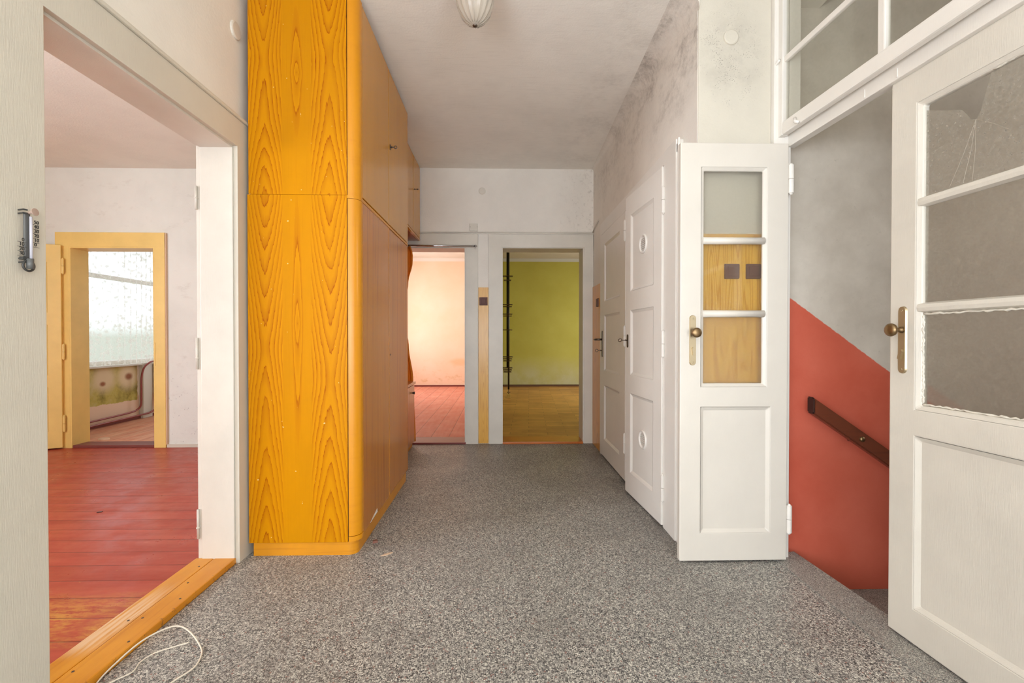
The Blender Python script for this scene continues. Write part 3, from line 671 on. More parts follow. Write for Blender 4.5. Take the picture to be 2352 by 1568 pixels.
# near panelled door (ajar)
d2 = S(empty('door_2', (.915, 2.562, 0), R(94), local=True), 'near narrow white panelled door standing slightly ajar with two round vents', 'door')
MB().slab(lambda u, d, v: (u, .008 - d, v), .0, .602, .012, 2.049, .04, [(.12, .5, a, b, 'panel') for a, b in ((.165, .70), (.83, 1.262), (1.395, 1.905))]).build('leaf', WHITE, d2, bevel=.004)
for z in (1.673, .433):
    v = MB().lathe([(0, .0), (.044, .0), (.047, .004), (.053, .010), (.059, .009), (.061, .003), (.061, -.004)], (.30, -.003, z), (0, 1, 0), 40).build('vent_ring', WHITE, d2, smooth=True)
    mb = MB()
    for k in range(7): h = math.sqrt(max(.0, .042 ** 2 - (.012 * (k - 3)) ** 2)); mb.box(.30 - h, .30 + h, -.004, .001, z + .012 * (k - 3) - .002, z + .012 * (k - 3) + .002)
    mb.build('grille', WHITE, v, off=(0, 0, 0))
e = MB().prism(rr(.538, .562, 1.012, 1.102, .0118), .0075, .0125, 'y').build('keyhole_plate', IRON, d2)
key(e, (.55, .012, 1.062), (0, 1, 0), .05, .012, rn=(.8, 0, .6))
for z0, z1 in ((1.785, 1.925), (.975, 1.115), (.158, .30)): hinge(d2, -.012, .004, z0, z1)
# narrow glazed leaf folded back against the pier
d3 = S(empty('door_3', (1.12, 2.165, 0)), 'narrow white glazed leaf folded back with three panes and a brass knob plate', 'door')
gz = [(.853, 1.177), (1.213, 1.529), (1.559, 1.886)]
lf = MB().slab(lambda u, d, v: (u, 2.15 + d, v), .851, 1.372, .010, 2.008, .032, [(.952, 1.268, a, b, 'glass') for a, b in [(.846, 1.892)]] + [(.952, 1.288, .145, .748, 'panel')]).build('leaf', LEAF, d3, bevel=.004)
for z in (1.195, 1.544):
    MB().lathe([(0, 0), (.017, 0), (.017, .298), (0, .298)], (.961, 2.160, z), (1, 0, 0), 16).build('glazing_bar', LEAF, d3, smooth=True)
for (a, b), g, lab in zip(gz, (G_FROST, G_CLEAR, G_FROST), ('frosted lower pane', 'clear middle pane', 'frosted top pane')):
    MB().box(.956, 1.262, 2.164, 2.168, a - .004, b + .004).build('glass_pane', g, d3)['label'] = lab
def knobset(parent, P, mat_pl=BRASS, ln=.24, tilt=0.25):
    """P maps (across, out, up) relative to the plate centre"""
    mb = MB(); pts = rr(-.0165, .0165, -.12, .12, .0163)
    lo = [mb.bm.verts.new(P(a, 0, b)) for a, b in pts]; hi = [mb.bm.verts.new(P(a * .82, .006, b * .985)) for a, b in pts]
    mb.bm.faces.new(hi)
    for i in range(len(pts)): j = (i + 1) % len(pts); mb.bm.faces.new((lo[i], lo[j], hi[j], hi[i]))
    for z in (-.105, .105): mb.lathe([(0, .0068), (.003, .0068), (.0042, .006)], P(0, 0, z), Vector(P(0, 1, 0)) - Vector(P(0, 0, 0)), 10)
    h = mb.build('door_handle', mat_pl, parent); ax = Vector(P(0, 1, 0)) - Vector(P(0, 0, 0))
    off = WORLD.get(parent.name, Vector())
    MB().lathe([(0, .005), (.011, .005), (.011, .012), (.007, .016), (.0065, .030), (.012, .034), (.0215, .040), (.0235, .046), (.022, .052), (.015, .0555), (0, .0565)], P(0, 0, .036), ax, 24).build('knob', BRASS_D, h, off=off, smooth=True)
    mb = MB(); c = [(-.006, -.018), (.006, -.018), (.0065, .014), (0, .02), (-.0065, .014)]
    ct, st = math.cos(tilt), math.sin(tilt)
    q = [(a * ct - b * st, a * st + b * ct) for a, b in c]
    lo = [mb.bm.verts.new(P(a, .005, b - .052)) for a, b in q]; hi = [mb.bm.verts.new(P(a * .9, .014, b * .95 - .052)) for a, b in q]
    mb.bm.faces.new(hi)
    for i in range(5): j = (i + 1) % 5; mb.bm.faces.new((lo[i], lo[j], hi[j], hi[i]))
    mb.build('thumb_turn', mat_pl, h, off=off); return h
knobset(d3, lambda a, o, b: (.911 + a, 2.15 - o, 1.068 + b), tilt=.12)
for z0, z1 in ((1.772, 1.905), (.142, .272)):
    hinge(d3, 1.384, 2.152, z0, z1, .012)
# wide glazed leaf, closed, in the entrance frame
d4 = S(empty('door_4', AO, AR, local=True), 'wide white glazed door on the right with a broken top pane and brass knob plate', 'door')
n0 = .0125; s0, s1 = .503, 1.40
gl_u = (.604, 1.285); gz4 = [(.848, 1.150), (1.195, 1.510), (1.552, 1.876)]
MB().slab(lambda u, d, v: (u, n0 + d, v), s0, s1, .010, 2.008, .04, [(gl_u[0], gl_u[1], a, b, 'glass') for a, b in [(.832, 1.892)]] + [(.604, 1.29, .135, .738, 'panel')]).build('leaf', WHITE_OLD, d4, bevel=.005)
for z in (1.184, 1.548):
    mb = MB().prism([(n0 + .002, z - .012), (n0 - .001, z), (n0 + .002, z + .012), (n0 + .02, z + .019), (n0 + .02, z - .019)], gl_u[0] + .004, gl_u[1] - .004, 'x').build('glazing_bar', WHITE_OLD, d4)
for i, (a, b) in enumerate(gz4[:2]):
    MB().box(gl_u[0] + .01, gl_u[1] - .01, n0 + .017, n0 + .021, a - .008, b + .04).build('glass_pane', G_WIDE, d4)
ua, ub, za, zb = gl_u[0] + .010, gl_u[1] - .010, 1.548, 1.884
brk = [(ua, za), (ub, za), (ub, zb), (.822, zb), (.790, 1.772), (.779, 1.754), (.771, 1.758), (.762, 1.760), (.750, 1.780), (.733, 1.805), (.690, 1.824), (ua, 1.862)]
g = MB().prism(brk, n0 + .017, n0 + .020, 'y').build('glass_pane', G_DUST, d4); g['label'] = 'broken top pane with a jagged hole'
mb = MB()
for q in ((.742, 1.57), (.768, 1.56), (.87, 1.68), (.70, 1.57)):
    mb.tube([(.778, n0 + .0165, 1.754), ((.778 + q[0]) / 2 + .004, n0 + .0165, (1.754 + q[1]) / 2), (q[0], n0 + .0165, q[1])], .00035, 6)
mb.build('crack', GREY_CR, g, off=(0, 0, 0))
# lumpy putty along the pane edges
def putty(pts, r, seed):
    random.seed(seed); mb = MB(); n = 60; p0, p1 = Vector(pts[0]), Vector(pts[1])
    mb.tube([p0.lerp(p1, k / n) + Vector((random.uniform(-.002, .002), random.uniform(-.0015, .0015), random.uniform(-.002, .002))) for k in range(n + 1)], [r * .62 * random.uniform(.6, 1.25) for _ in range(n + 1)], 8)
    return mb.build('putty_bead', PUTTY, d4, smooth=True)
putty([(ua + .008, n0 + .014, 1.163), (1.27, n0 + .014, 1.163)], .006, 1)
putty([(ua + .006, n0 + .014, .850), (ua + .006, n0 + .014, 1.160)], .0055, 2)
putty([(.83, n0 + .014, 1.878), (1.27, n0 + .014, 1.878)], .005, 3)
putty([(ua + .008, n0 + .014, .852), (1.27, n0 + .014, .850)], .005, 4)
knobset(d4, lambda a, o, b: (.557 + a, n0 - o, 1.073 + b), tilt=-.3)
# yellow door of the left room (open against the wall)
d5 = S(empty('door_5', (-4.262, 4.515, 0), R(180 + 29), local=True), 'open mustard yellow panelled door leaf at the left of the yellow frame', 'door')
MB().slab(lambda u, d, v: (u, .02 - d, v), 0, .80, .012, 1.972, .04, [(.1, .70, a, b, 'panel') for a, b in ((.18, .60), (.72, 1.20), (1.32, 1.80))]).build('leaf', YELLOW, d5, bevel=.004)
for z0, z1 in ((1.70, 1.84), (.87, 1.01), (.17, .32)): hinge(d5, -.012, .018, z0, z1, .011, YELLOW)
yf = S(empty('trim_13', (-3.8, 4.55, 0)), 'mustard yellow door frame in the far wall of the red-floored room', 'door frame')
mb = MB(); mb.box(-4.335, -4.205, 4.5255, 4.552, 0, 2.101, .002).box(-3.387, -3.290, 4.5255, 4.552, 0, 2.101, .002).box(-4.335, -3.290, 4.525, 4.552, 1.9625, 2.103, .002)
mb.build('casing', YELLOW, yf)
mb = MB(); mb.box(-4.207, -4.190, 4.5275, 4.722, 0, 1.966).box(-3.402, -3.384, 4.5275, 4.722, 0, 1.966).box(-4.190, -3.402, 4.5275, 4.722, 1.950, 1.966)
mb.build('lining', YELLOW, yf)
MB().box(-3.39, -3.383, 4.522, 4.526, .80, 1.03).build('strike_plate', YELLOW, yf)
S(MB().box(-4.19, -3.40, 4.535, 4.70, 0, .026, .003).build('trim_14', BASEM), 'dark red sill of the yellow doorway', 'threshold')
S(MB().box(-3.292, -3.278, 4.53, 4.553, .03, 2.10).build('trim_15', DEBRIS), 'rough unpainted edge beside the yellow frame', 'moulding')

# window behind the lace curtain
wi = S(empty('window_1', (-4.88, 5.74, .74)), 'white casement window behind the lace curtain', 'window')
mb = MB()
for y in (4.86, 6.57): mb.box(-4.93, -4.87, y, y + .05, .74, 2.35, .004)
for z in (.74, 1.80, 2.30): mb.box(-4.93, -4.87, 4.86, 6.62, z, z + .05, .004)
mb.build('window_frame', WHITE, wi)
MB().box(-4.80, -4.725, 4.82, 6.66, .715, .742, .006).build('window_sill', CREAM, wi)
wi2 = S(empty('window_2', (-4.88, .2, .8)), 'window of the red-floored room outside the view', 'window')
mb = MB()
for y in (-.35, .47, 1.3): mb.box(-4.95, -4.89, y, y + .05, .8, 2.3)
for z in (.8, 2.25): mb.box(-4.95, -4.89, -.35, 1.35, z, z + .05)
mb.build('window_frame', WHITE, wi2)
# ================================================================== furniture
# --- tall wardrobe, lower unit
wl = tag(empty('wardrobe', (-.975, 2.86, 0)), 'tall honey-yellow burl-veneered wardrobe standing on the floor against the left wall', 'wardrobe')
MB().box(-1.246, -.762, 2.2655, 2.29, .066, 1.783, .0015).build('side_panel', B_LO, wl)
def post(x_s, y_s, r, z0, z1):
    pts = [(x_s, y_s + .001)] + [(x_s + r * math.sin(R(90 * k / 12)), y_s + r - r * math.cos(R(90 * k / 12))) for k in range(13)] + [(x_s + r, y_s + r + .012), (x_s, y_s + r + .012)]
    return MB().prism(pts, z0, z1, 'z')
p = post(-.758, 2.2665, .053, .095, 1.766).build('corner_post', W_EDGE, wl)
mb = post(-.758, 2.2655, .054, .068, .092); mb.build('corner_post', W_EDGE, wl)
MB().box(-.764, -.756, 2.272, 2.33, .07, 1.775).build('groove', W_GAP, wl)
mb = MB(); mb.box(-1.235, -.725, 2.29, 3.445, .06, 1.775)
mb.build('carcass', W_SHELL, wl)
pp = [(-1.227, 2.272)] + [(-.765 + .045 * math.sin(R(90 * k / 8)), 2.272 + .045 - .045 * math.cos(R(90 * k / 8))) for k in range(9)] + [(-.722, 3.44), (-1.227, 3.44)]
MB().prism(pp, 0, .066, 'z').build('plinth', W_PLINTH, wl)
tp = [(-1.240, 2.269)] + [(-.7605, 2.269), (-.7605, 2.2665)] + [(-.758 + .053 * math.sin(R(90 * k / 12)), 2.2665 + .053 - .053 * math.cos(R(90 * k / 12))) for k in range(13)] + [(-.705, 3.452), (-1.246, 3.452)]
MB().prism(tp, 1.768, 1.7835, 'z').build('top_rim', W_EDGE, wl)
ld = MB().box(-.728, -.705, 2.334, 2.867, .085, 1.766, .003).build('door', W_LODOOR, wl)
ld2 = MB().box(-.728, -.7075, 2.872, 3.450, .085, 1.766, .003).build('door', W_LODOOR, wl)
MB().box(-.7062, -.7042, 2.864, 2.874, .09, 1.764).build('cover_strip', W_EDGE, ld, off=WORLD[wl.name])
MB().lathe([(0, 0), (.006, 0), (.006, .002), (0, .002)], (-.7045, 2.905, .972), (1, 0, 0), 14).build('keyhole', W_GAP, ld2, off=WORLD[wl.name])
MB().prism([(2.45, .087), (2.52, .090), (2.59, .093), (2.585, .114), (2.52, .101)], -.7055, -.7035, 'x').build('torn_veneer', RADW, ld, off=WORLD[wl.name])
# --- upper unit
wu = tag(empty('wardrobe_top_cabinet', (-.975, 2.86, 1.7845)), 'honey-yellow burl top cabinet stacked on the wardrobe below the ceiling', 'cabinet')
WORLD[wu.name] = Vector((-.975, 2.86, 0)); wu.location = (-.975, 2.86, 0)
MB().box(-1.240, -.762, 2.2655, 2.29, 1.7838, 2.768, .0015).build('side_panel', B_UP, wu)
post(-.758, 2.2665, .053, 1.7838, 2.768).build('corner_post', W_EDGE, wu)
MB().box(-.764, -.756, 2.272, 2.33, 1.785, 2.765).build('groove', W_GAP, wu)
MB().box(-1.235, -.725, 2.29, 3.445, 1.785, 2.765).build('carcass', W_SHELL, wu)
ud = MB().box(-.728, -.705, 2.334, 2.866, 1.791, 2.76, .003).build('door', W_UPDOOR, wu)
ud2 = MB().box(-.728, -.7055, 2.874, 3.450, 1.791, 2.76, .003).build('door', W_UPDOOR, wu)
MB().box(-.729, -.712, 2.866, 2.874, 1.791, 2.76).build('groove', W_GAP, wu)
key(ud2, (-.7055, 2.91, 2.285), (1, 0, 0), .034, .0085, rn=(0, 1, .15))
k2 = MB().prism(rr(2.902, 2.918, 2.268, 2.302, .007), -.7056, -.7025, 'x').build('keyhole_plate', IRON, ud2, off=Vector((-.975, 2.86, 0)))
# --- far ceiling cabinet over the left back corner
fc = tag(empty('ceiling_cabinet', (-1.04, 4.04, 2.05)), 'amber wall cabinet hung under the ceiling beyond the wardrobe', 'cabinet')
MB().box(-1.27, -.842, 3.47, 4.60, 2.05, 2.785, .002).build('carcass', W_SHELL, fc)
f1 = MB().box(-.84, -.820, 3.475, 4.245, 2.072, 2.78, .002).build('door', W_UPDOOR, fc)
f2 = MB().box(-.84, -.8195, 4.255, 4.605, 2.072, 2.78, .002).build('door', W_UPDOOR, fc)
MB().box(-.842, -.818, 3.472, 4.605, 2.05, 2.066, .002).build('bottom_rail', W_UPDOOR, fc)
key(f2, (-.8195, 4.285, 2.465), (1, 0, 0), .034, .008, rn=(0, 0, 1))
# --- low cabinet
lc = tag(empty('low_cabinet', (-1.06, 4.03, 0)), 'low pale wooden cabinet with a black knob between the wardrobe and the end wall', 'cabinet')
MB().box(-1.27, -.880, 3.47, 4.52, .05, .620, .002).build('carcass', W_PALE, lc)
MB().box(-1.27, -.852, 3.465, 4.535, .621, .646, .004).build('top', W_PALE, lc)
MB().box(-1.26, -.885, 3.475, 4.515, 0, .05).build('plinth', W_PLINTH, lc)
MB().box(-.88, -.862, 3.475, 4.285, .055, .612, .003).build('door', W_PALE, lc)
dd = MB().box(-.88, -.862, 4.29, 4.515, .055, .612, .003).build('door', W_PALE, lc)
MB().lathe([(0, .026), (.010, .026), (.0145, .022), (.012, .016), (.006, .010), (.007, 0), (0, 0)], (-.862, 4.40, .545), (1, 0, 0), 18).build('knob', KNOB_B, dd, off=WORLD[lc.name], smooth=True)
# --- orange curtain on the chrome rod
def curtain():
    mb = MB(); nu, nz = 60, 44; rows = []
    for j in range(nz + 1):
        z = .04 + (1.985 - .04) * j / nz
        pts = [(.04, -.86), (.66, -.885), (1.0, -.928), (1.3, -.985), (1.62, -.930), (1.83, -.886), (1.92, -.884), (1.965, -.900), (1.985, -.905)]
        for (za, xa), (zb2, xb) in zip(pts, pts[1:]):
            if za <= z <= zb2 + 1e-6: f = (z - za) / (zb2 - za); f = f * f * (3 - 2 * f); xr = xa + (xb - xa) * f
        xl = -1.13; row = []
        for i in range(nu + 1):
            u = i / nu; row.append(mb.bm.verts.new((xl + (xr - xl) * u, 4.572 + .017 * math.sin(u * 2 * math.pi * 6 + .5 * math.sin(z * 3)) * (1 - .2 * math.cos(z)), z)))
        rows.append(row)
    for a, b in zip(rows, rows[1:]):
        for i in range(nu): mb.bm.faces.new((a[i], a[i + 1], b[i + 1], b[i]))
    o = mb.build('door_curtain', CURT, None, off=(-1.0, 4.572, 0), smooth=True, recalc=False)
    md = o.modifiers.new('cloth_thickness', 'SOLIDIFY'); md.thickness = .003
    return o
tag(curtain(), 'orange curtain gathered at the left end of the chrome rod', 'curtain')
rd = tag(empty('curtain_rod', (-.68, 4.572, 1.992)), 'thin chrome curtain rod across the top of the left back doorway', 'rod')
MB().tube([(-1.16, 4.572, 1.9955), (-.246, 4.572, 1.9955)], .0095, 14).build('rod', CHROME, rd, smooth=True)
MB().torus((-.262, 4.572, 1.994), (1, 0, 0), .0135, .003, 20, 8).tube([(-.262, 4.585, 1.990), (-.262, 4.614, 1.990)], .004, 8).torus((-.262, 4.572, 1.972), (0, 1, 0), .006, .0015, 14, 6).build('rod_bracket', CHROME, rd, smooth=True)

# ================================================================== wall boards, switches, boxes
def board(nm, x0, x1, y0, y1, z0, z1, mat, label): return tag(MB().box(x0, x1, y0, y1, z0, z1, .0015).build(nm, mat, None, off=((x0 + x1) / 2, (y0 + y1) / 2, z0)), label, 'wall panel')
board('wall_panel', -.2345, -.1335, 4.621, 4.631, .004, 1.587, BOARD3, 'narrow yellow wood-grain strip on the wall between the two back doorways')
board('wall_panel', .925, .9365, 4.232, 4.606, .004, 1.590, BOARD2, 'orange wood-grain strip in the right far corner beside the closed door')
board('wall_panel', .975, 1.330, 2.2085, 2.2165, .004, 1.588, BOARD, 'yellow wood-grain board on the pier behind the narrow glazed leaf')
def switch(P, label, sz=.076, d=.010, group=None):
    mb = MB(); pts = rr(-sz / 2, sz / 2, -sz / 2, sz / 2, .004, 3)
    lo = [mb.bm.verts.new(P(a, 0, b)) for a, b in pts]; hi = [mb.bm.verts.new(P(a * .95, d, b * .95)) for a, b in pts]
    mb.bm.faces.new(hi); mb.bm.faces.new(lo)
    for i in range(len(pts)): j = (i + 1) % len(pts); mb.bm.faces.new((lo[i], lo[j], hi[j], hi[i]))
    c = P(0, 0, 0); t_ = tag(empty('light_switch', c), label, 'switch', group)
    mb.build('cover_plate', BROWN_SW, t_)
    mb = MB(); q = [(-.024, -.024), (.024, -.024), (.024, .024), (-.024, .024)]
    lo = [mb.bm.verts.new(P(a, d - .001, b)) for a, b in q]; hi = [mb.bm.verts.new(P(a * .92, d + (.003 if b > 0 else .0012), b * .92)) for a, b in q]
    mb.bm.faces.new(hi)
    for i in range(4): mb.bm.faces.new((lo[i], lo[(i + 1) % 4], hi[(i + 1) % 4], hi[i]))
    mb.build('rocker', BROWN_SW, t_); return t_
switch(lambda a, o, b: (-.183 + a, 4.621 - o, 1.446 + b), 'brown square light switch on the yellow strip between the back doorways', .084)
switch(lambda a, o, b: (.925 - o, 4.355 + a, 1.415 + b), 'brown light switch on the orange strip in the right far corner', .08)
switch(lambda a, o, b: (1.1275 + a, 2.2085 - o, 1.405 + b), 'left brown switch of the two seen through the narrow leaf glass', .074, .009)
switch(lambda a, o, b: (1.234 + a, 2.2085 - o, 1.405 + b), 'right brown switch of the two seen through the narrow leaf glass', .074, .009)
jb = tag(empty('junction_box', (-.28, 4.63, 2.155)), 'small white square junction box above the strip between the back doorways', 'junction box')
MB().box(-.322, -.240, 4.612, 4.631, 2.155, 2.232, .004).build('cover', WHITE_OLD, jb)
for x in (-.315, -.247): MB().tube([(x, 4.6105, 2.196), (x, 4.6125, 2.196)], .003, 8).build('screw', IRON, jb)
cc = tag(MB().box(-.82, .935, 4.620, 4.631, 2.128, 2.140, .003).box(-.82, .935, 4.616, 4.631, 2.141, 2.1535, .004).build('cable_duct', WHITE_OLD, None, off=(0, 4.63, 2.128)), 'thin white painted cable run along the end wall above the doorways', 'cable')
tag(MB().tube([(.928, 4.612, 2.148), (.928, 4.52, 2.175), (.927, 4.40, 2.20), (.929, 4.36, 2.205)], .006, 8).build('cable', WHITE_OLD, None, off=(.928, 4.5, 2.148), smooth=True), 'short white cable stub rising along the right wall in the far corner', 'cable')
def cap(c, ax, r, label, mat):
    return tag(MB().lathe([(0, .010), (r * .8, .010), (r * .95, .007), (r, 0), (r, -.002)], (0, 0, 0), ax, 28).build('junction_cover', mat, None, off=(0, 0, 0), smooth=False), label, 'cover'), c
for c, ax, r, label, mat in (((-.196, 4.63, 2.563), (0, -1, 0), .036, 'round white cap on the end wall above the junction box', WHITE_OLD),
                             ((1.122, 2.2155, 2.548), (0, -1, 0), .038, 'round white cap on the mould-specked pier', P_COL),
                             ((-1.275, 2.222, 2.55), (1, 0, 0), .042, 'round white cap on the left wall beside the top cabinet', WHITE_OLD)):
    o, c = cap(c, ax, r, label, mat); o.location = c

# ================================================================== ceiling lamp
lp = tag(empty('ceiling_lamp', (-.123, 2.135, HC)), 'pressed glass ceiling lamp shade hanging at the top of the picture', 'lamp')
prof = [(.0, 0), (.010, .001), (.022, .006), (.040, .018), (.058, .037), (.072, .060), (.081, .085), (.086, .112), (.087, .135), (.082, .155), (.070, .170)]
MB().lathe([(r, h) for r, h in prof], (-.123, 2.135, 2.530), (0, 0, 1), 96, .025, 16).build('lamp_shade', G_LAMP, lp, smooth=True)
mb = MB()
for k in range(16):
    a = 2 * math.pi * k / 16
    mb.tube([(-.123 + (r + .0012) * math.cos(a), 2.135 + (r + .0012) * math.sin(a), 2.530 + h) for r, h in prof[2:9]], .0016, 6)
mb.build('rib', G_LAMP, lp, smooth=True)
MB().lathe([(0, -.006), (.007, -.005), (.012, 0), (.011, .006), (0, .008)], (-.123, 2.135, 2.531), (0, 0, 1), 14).build('finial', IRON, lp, smooth=True)
MB().lathe([(.073, -.004), (.090, -.002), (.092, .014), (.060, .030), (.045, .06), (.045, .086), (0, .088)], (-.123, 2.135, 2.702), (0, 0, 1), 32).build('gallery', BLACK, lp, smooth=True)
for a in (20, 140, 260):
    MB().tube([(-.123 + .088 * math.cos(R(a)), 2.135 + .088 * math.sin(R(a)), 2.692), (-.123 + .102 * math.cos(R(a)), 2.135 + .102 * math.sin(R(a)), 2.690)], .006, 8).build('screw', BLACK, lp)

# ================================================================== thermometer
TX, TY = -1.2555, 1.2195
th = tag(empty('thermometer', (TX, TY, 1.33)), 'dark outdoor thermometer with cut-out numerals on the cream casing at far left', 'thermometer')
MB().box(TX + .012, TX + .018, TY - .006, TY + .008, 1.290, 1.408, .002).build('backplate', GREY_PL, th)
MB().tube([(TX + .023, TY + .004, 1.285), (TX + .023, TY + .004, 1.398)], .0033, 12).build('tube', TUBE, th, smooth=True)
MB().tube([(TX + .022, TY + .002, 1.262), (TX + .022, TY + .002, 1.288)], .0075, 14).build('bulb_guard', GREY_PL, th, smooth=True)
MB().torus((TX + .018, TY + .002, 1.270), (1, 0, 0), .014, .0028, 24, 8).build('ring', DARK_PL, th, smooth=True)
mb = MB().box(TX + .008, TX + .018, TY - .012, TY - .004, 1.284, 1.292, .001).box(TX + .008, TX + .018, TY + .008, TY + .015, 1.279, 1.292, .001)
mb.build('lug', DARK_PL, th)
for z in (1.278, 1.288, 1.405, 1.414): MB().tube([(TX, TY - .004, z), (TX + .018, TY - .010, z), (TX + .020, TY - .002, z)], .0022, 8).build('wall_clip', DARK_PL, th)
MB().lathe([(0, 0), (.0095, 0), (.0095, .003), (0, .0035)], (TX + .030, TY + .006, 1.411), (1, .0, .1), 24).tube([(TX + .018, TY + .004, 1.408), (TX + .031, TY + .006, 1.411)], .004, 8).build('top_cap', MUSHROOM, th)
def numeral(txt, y, z, size, al):
    cu = bpy.data.curves.new('numeral', 'FONT'); cu.body = txt; cu.size = size * .93; cu.extrude = .0007; cu.offset = .0001; cu.align_x = al; cu.align_y = 'CENTER'
    o = bpy.data.objects.new('tmp', cu); C.objects.link(o); bpy.context.view_layer.update()
    me = bpy.data.meshes.new_from_object(o.evaluated_get(bpy.context.evaluated_depsgraph_get())); bpy.data.objects.remove(o)
    q = bpy.data.objects.new('numeral', me); me.materials.clear(); me.materials.append(DARK_PL); C.objects.link(q); q.parent = th
    # local axes: text x -> world y, text y -> world z
    for v in me.vertices: v.co = Vector((v.co.z, v.co.x, v.co.y)) + Vector((.0225, y - TY, z - 1.33))
for k, s_n in enumerate(('50', '40', '30', '20', '10', '0')): numeral(s_n, TY + .0125, 1.386 - .0118 * k, .0135, 'LEFT')
for k, s_n in enumerate(('0', '10', '20', '30')): numeral(s_n, TY - .0125, 1.334 - .0118 * k, .0135, 'RIGHT')
mb = MB()
for k in range(6): mb.box(TX + .0215, TX + .0225, TY + .006, TY + .026, 1.379 - .0118 * k, 1.3799 - .0118 * k)
for k in range(4): mb.box(TX + .0215, TX + .0225, TY - .029, TY - .006, 1.3272 - .0118 * k, 1.3281 - .0118 * k)
mb.build('scale_bars', DARK_PL, th)

# ================================================================== handrail
hr = tag(empty('handrail', (1.59, 2.25, .72)), 'dark stained wooden handrail sloping down the salmon stair wall', 'handrail')
sl = -.685; x0, x1 = 1.548, 3.4; z0 = .742
def rail(xa, xb): return MB().prism([(xa, z0 + .041 + sl * (xa - x0)), (xb, z0 + .041 + sl * (xb - x0)), (xb, z0 - .041 + sl * (xb - x0)), (xa, z0 - .041 + sl * (xa - x0))], 2.215, 2.258, 'y', .006)
rail(x0, x1).build('rail', W_RAIL, hr)
rail(x0 - .004, x0 + .002).build('end_face', W_RAILEND, hr)
MB().lathe([(0, .012), (.010, .010), (.0135, .004), (.0135, 0)], (1.79, 2.215, .742 + sl * (1.79 - x0)), (0, -1, 0), 18).build('bolt_head', BRASS_D, hr, smooth=True)
for xb in (1.79, 2.9):
    MB().tube([(xb, 2.25, z0 - .01 + sl * (xb - x0)), (xb, 2.301, z0 - .02 + sl * (xb - x0))], .010, 10).build('bracket', IRON, hr, smooth=True)

# ================================================================== white cord on the floor
def spline(pts, n=8):
    out = []
    P = [Vector(p) for p in pts]; P = [P[0]] + P + [P[-1]]
    for i in range(1, len(P) - 2):
        for k in range(n):
            t = k / n; a, b, c, d = P[i - 1:i + 3]
            out.append(.5 * ((2 * b) + (c - a) * t + (2 * a - 5 * b + 4 * c - d) * t * t + (3 * b - a - 3 * c + d) * t ** 3))
    out.append(P[-2]); return out
cd = tag(empty('cord', (-1.1, 1.5, 0)), 'loose off-white electric cord looped on the floor beside the left threshold', 'cord')
MB().tube(spline([(-1.22, 1.35, .004), (-1.262, 1.442, .006), (-1.262, 1.52, .018), (-1.246, 1.60, .030), (-1.205, 1.655, .036), (-1.165, 1.668, .034), (-1.11, 1.645, .022), (-1.05, 1.60, .006), (-1.02, 1.56, .004), (-1.005, 1.50, .004), (-1.03, 1.44, .004), (-1.06, 1.36, .004)]), .0027, 8).build('strand', CORD, cd, smooth=True)
MB().tube(spline([(-1.25, 1.40, .004), (-1.215, 1.45, .004), (-1.19, 1.485, .004), (-1.20, 1.53, .004), (-1.185, 1.57, .005), (-1.14, 1.60, .006), (-1.10, 1.615, .010)]), .0022, 8).build('strand', CORD, cd, smooth=True)

# ================================================================== pole with wire trays in the olive room
PXx, PYy = .125, 8.05
po = tag(empty('shelf_pole', (PXx, PYy, 0)), 'black floor-to-ceiling pole with small wire trays in the olive room', 'pole')
MB().tube([(PXx, PYy, .16), (PXx, PYy, 2.66)], .016, 14).build('pole', BLACK, po, smooth=True)
MB().tube([(PXx - .026, PYy, .55), (PXx - .026, PYy, 2.58)], .013, 12).build('pole', BLACK, po, smooth=True)
MB().tube([(PXx, PYy, 2.66), (PXx, PYy, 2.80)], .008, 10).build('ceiling_spring', GREY_PL, po, smooth=True)
MB().tube([(PXx, PYy, .06), (PXx, PYy, .17)], .010, 10).lathe([(0, 0), (.03, 0), (.03, .012), (0, .014)], (PXx, PYy, .10), n=16).build('foot_screw', BRASS_D, po)
MB().box(PXx - .033, PXx + .033, PYy - .033, PYy + .033, .004, .075, .004).build('foot', NT('yellow_foot', lin((204, 172, 84)), .5).m, po)
WIRE = NT('brown_wire', lin((86, 64, 34)), .4, .6).m
for z, wd, rows in ((2.155, .09, 1), (2.085, .06, 1), (1.655, .085, 2), (1.49, .085, 2), (1.21, .08, 1), (.735, .09, 3), (.54, .085, 3)):
    mb = MB()
    for k in range(rows):
        zz = z - .035 * k; a = wd * (1 - .12 * k)
        mb.tube([(PXx - .02 - a, PYy - .08, zz), (PXx - .02 + a, PYy - .08, zz), (PXx - .02 + a, PYy + .05, zz), (PXx - .02 - a, PYy + .05, zz), (PXx - .02 - a, PYy - .08, zz)], .006, 8)
    for k in range(4): mb.tube([(PXx - .02 - wd * .8 + wd * .53 * k, PYy - .08, z - .035 * (rows - 1)), (PXx - .02 - wd * .8 + wd * .53 * k, PYy + .05, z - .035 * (rows - 1))], .004, 6)
    mb.build('wire_tray', WIRE, po, smooth=True)

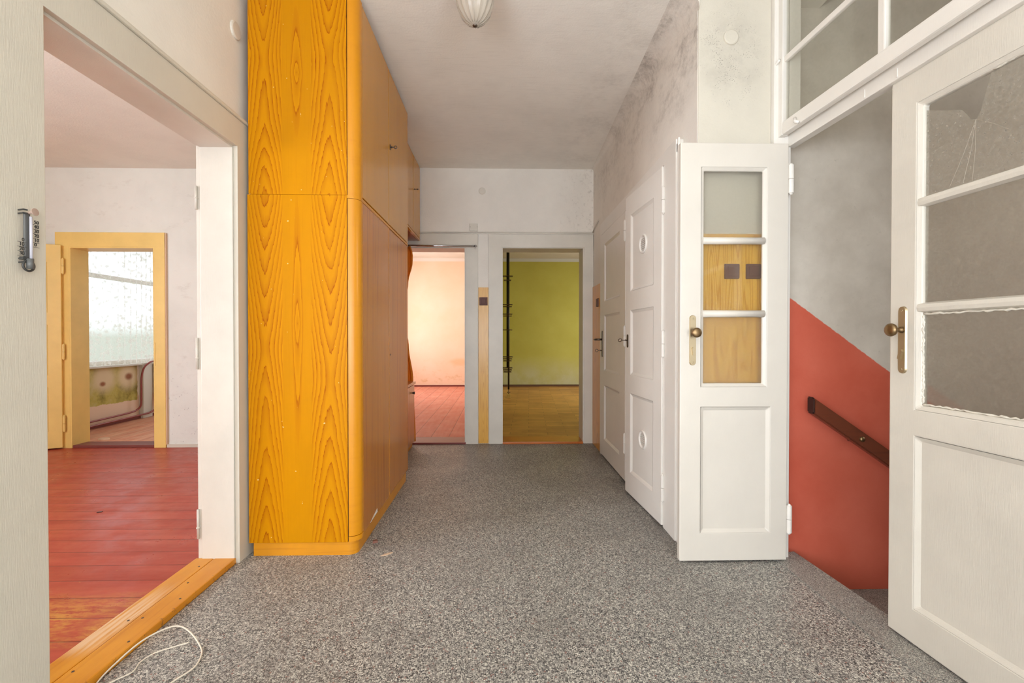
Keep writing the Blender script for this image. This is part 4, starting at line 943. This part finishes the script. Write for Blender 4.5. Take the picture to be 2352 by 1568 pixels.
# ================================================================== curtain room contents
def lace():
    mb = MB(); nu, nz = 130, 14; rows = []
    for j in range(nz + 1):
        z = .742 + (2.42 - .742) * j / nz; row = []
        for i in range(nu + 1):
            u = i / nu; y = 4.80 + 1.86 * u
            amp = .012 + .026 * min(1, max(0, (u - .40) / .15))
            row.append(mb.bm.verts.new((-4.752 + .6 * amp * math.sin(u * 2 * math.pi * (7 + 11 * u) + .25 * math.sin(z * 2.2)), y, z)))
        rows.append(row)
    for a, b in zip(rows, rows[1:]):
        for i in range(nu): mb.bm.faces.new((a[i], a[i + 1], b[i + 1], b[i]))
    return mb.build('lace_curtain', LACE, None, off=(-4.752, 5.7, .75), smooth=True, recalc=False)
tag(lace(), 'long white lace curtain in front of the bright window behind the yellow doorway', 'curtain')
S(MB().box(-4.781, -4.72, 6.10, 6.26, .012, .735, .01).build('trim_16', CREAM), 'pale boxed pier beside the radiator under the window', 'pier')
ra = tag(empty('radiator', (-4.68, 6.6, .23)), 'white panel radiator half hidden behind the right side of the yellow frame', 'radiator')
MB().box(-4.715, -4.645, 6.30, 7.1, .24, .745, .012).build('panel', RADW, ra)
MB().tube([(-4.68, 6.283, .213), (-4.68, 6.283, .262)], .018, 12).tube([(-4.68, 6.283, .245), (-4.68, 6.305, .25)], .010, 10).build('valve', BRASS_D, ra)
MB().box(-4.78, -4.71, 6.5, 6.54, .2, .70).build('bracket', RADW, ra)
MB().box(-4.78, -4.71, 6.9, 6.94, .2, .70).build('bracket', RADW, ra)
tag(MB().tube(spline([(-4.71, 4.73, .095), (-4.71, 5.4, .112), (-4.71, 5.85, .125), (-4.71, 5.98, .145), (-4.70, 6.03, .20), (-4.70, 6.04, .35), (-4.70, 6.045, .55), (-4.70, 6.09, .68), (-4.69, 6.17, .745), (-4.69, 6.23, .758), (-4.685, 6.275, .757), (-4.68, 6.292, .745)]), .0115, 10).build('heating_pipe', PIPE, None, off=(-4.71, 5.5, .10), smooth=True), 'dark red heating pipe that rises in a hoop to the top of the radiator', 'pipe')
tag(MB().tube(spline([(-4.69, 4.73, .050), (-4.69, 5.4, .062), (-4.69, 6.0, .072), (-4.69, 6.18, .082), (-4.68, 6.262, .12), (-4.68, 6.283, .16), (-4.68, 6.283, .212)]), .0115, 10).build('heating_pipe', PIPE, None, off=(-4.69, 5.5, .05), smooth=True), 'dark red heating pipe running low along the floor to the radiator valve', 'pipe')

# ================================================================== small debris
def chip(nm, pts, h, mat, loc, rz, label, cat):
    o = MB().prism(pts, 0, h, 'z', .0006).build(nm, mat, None, off=(0, 0, 0)); o.location = loc; o.rotation_euler = (0, 0, rz); return tag(o, label, cat)
chip('wood_chip', [(-.012, -.008), (.014, -.010), (.012, .009), (-.006, .012)], .012, DEBRIS2, (-.668, 2.405, 0), .4, 'small brown wood chip on the floor at the foot of the wardrobe corner', 'debris')
chip('plaster_flake', [(-.03, -.004), (.0, -.010), (.034, .002), (.01, .008)], .004, DEBRIS, (-.575, 2.27, 0), .5, 'pale splinter lying on the terrazzo in front of the wardrobe', 'debris')
chip('paint_flake', [(-.012, -.004), (.012, -.006), (.016, .004), (-.008, .007)], .003, BLACK, (-2.487, 2.86, .001), .5, 'dark curled paint flake on the red plank floor', 'debris')
chip('plaster_chunk', [(-.05, -.012), (-.02, -.02), (.02, -.012), (.05, -.004), (.03, .012), (-.01, .02), (-.04, .008)], .022, DEBRIS, (-4.14, 4.83, .012), .3, 'lump of pale rubble on the floor inside the yellow doorway', 'debris')
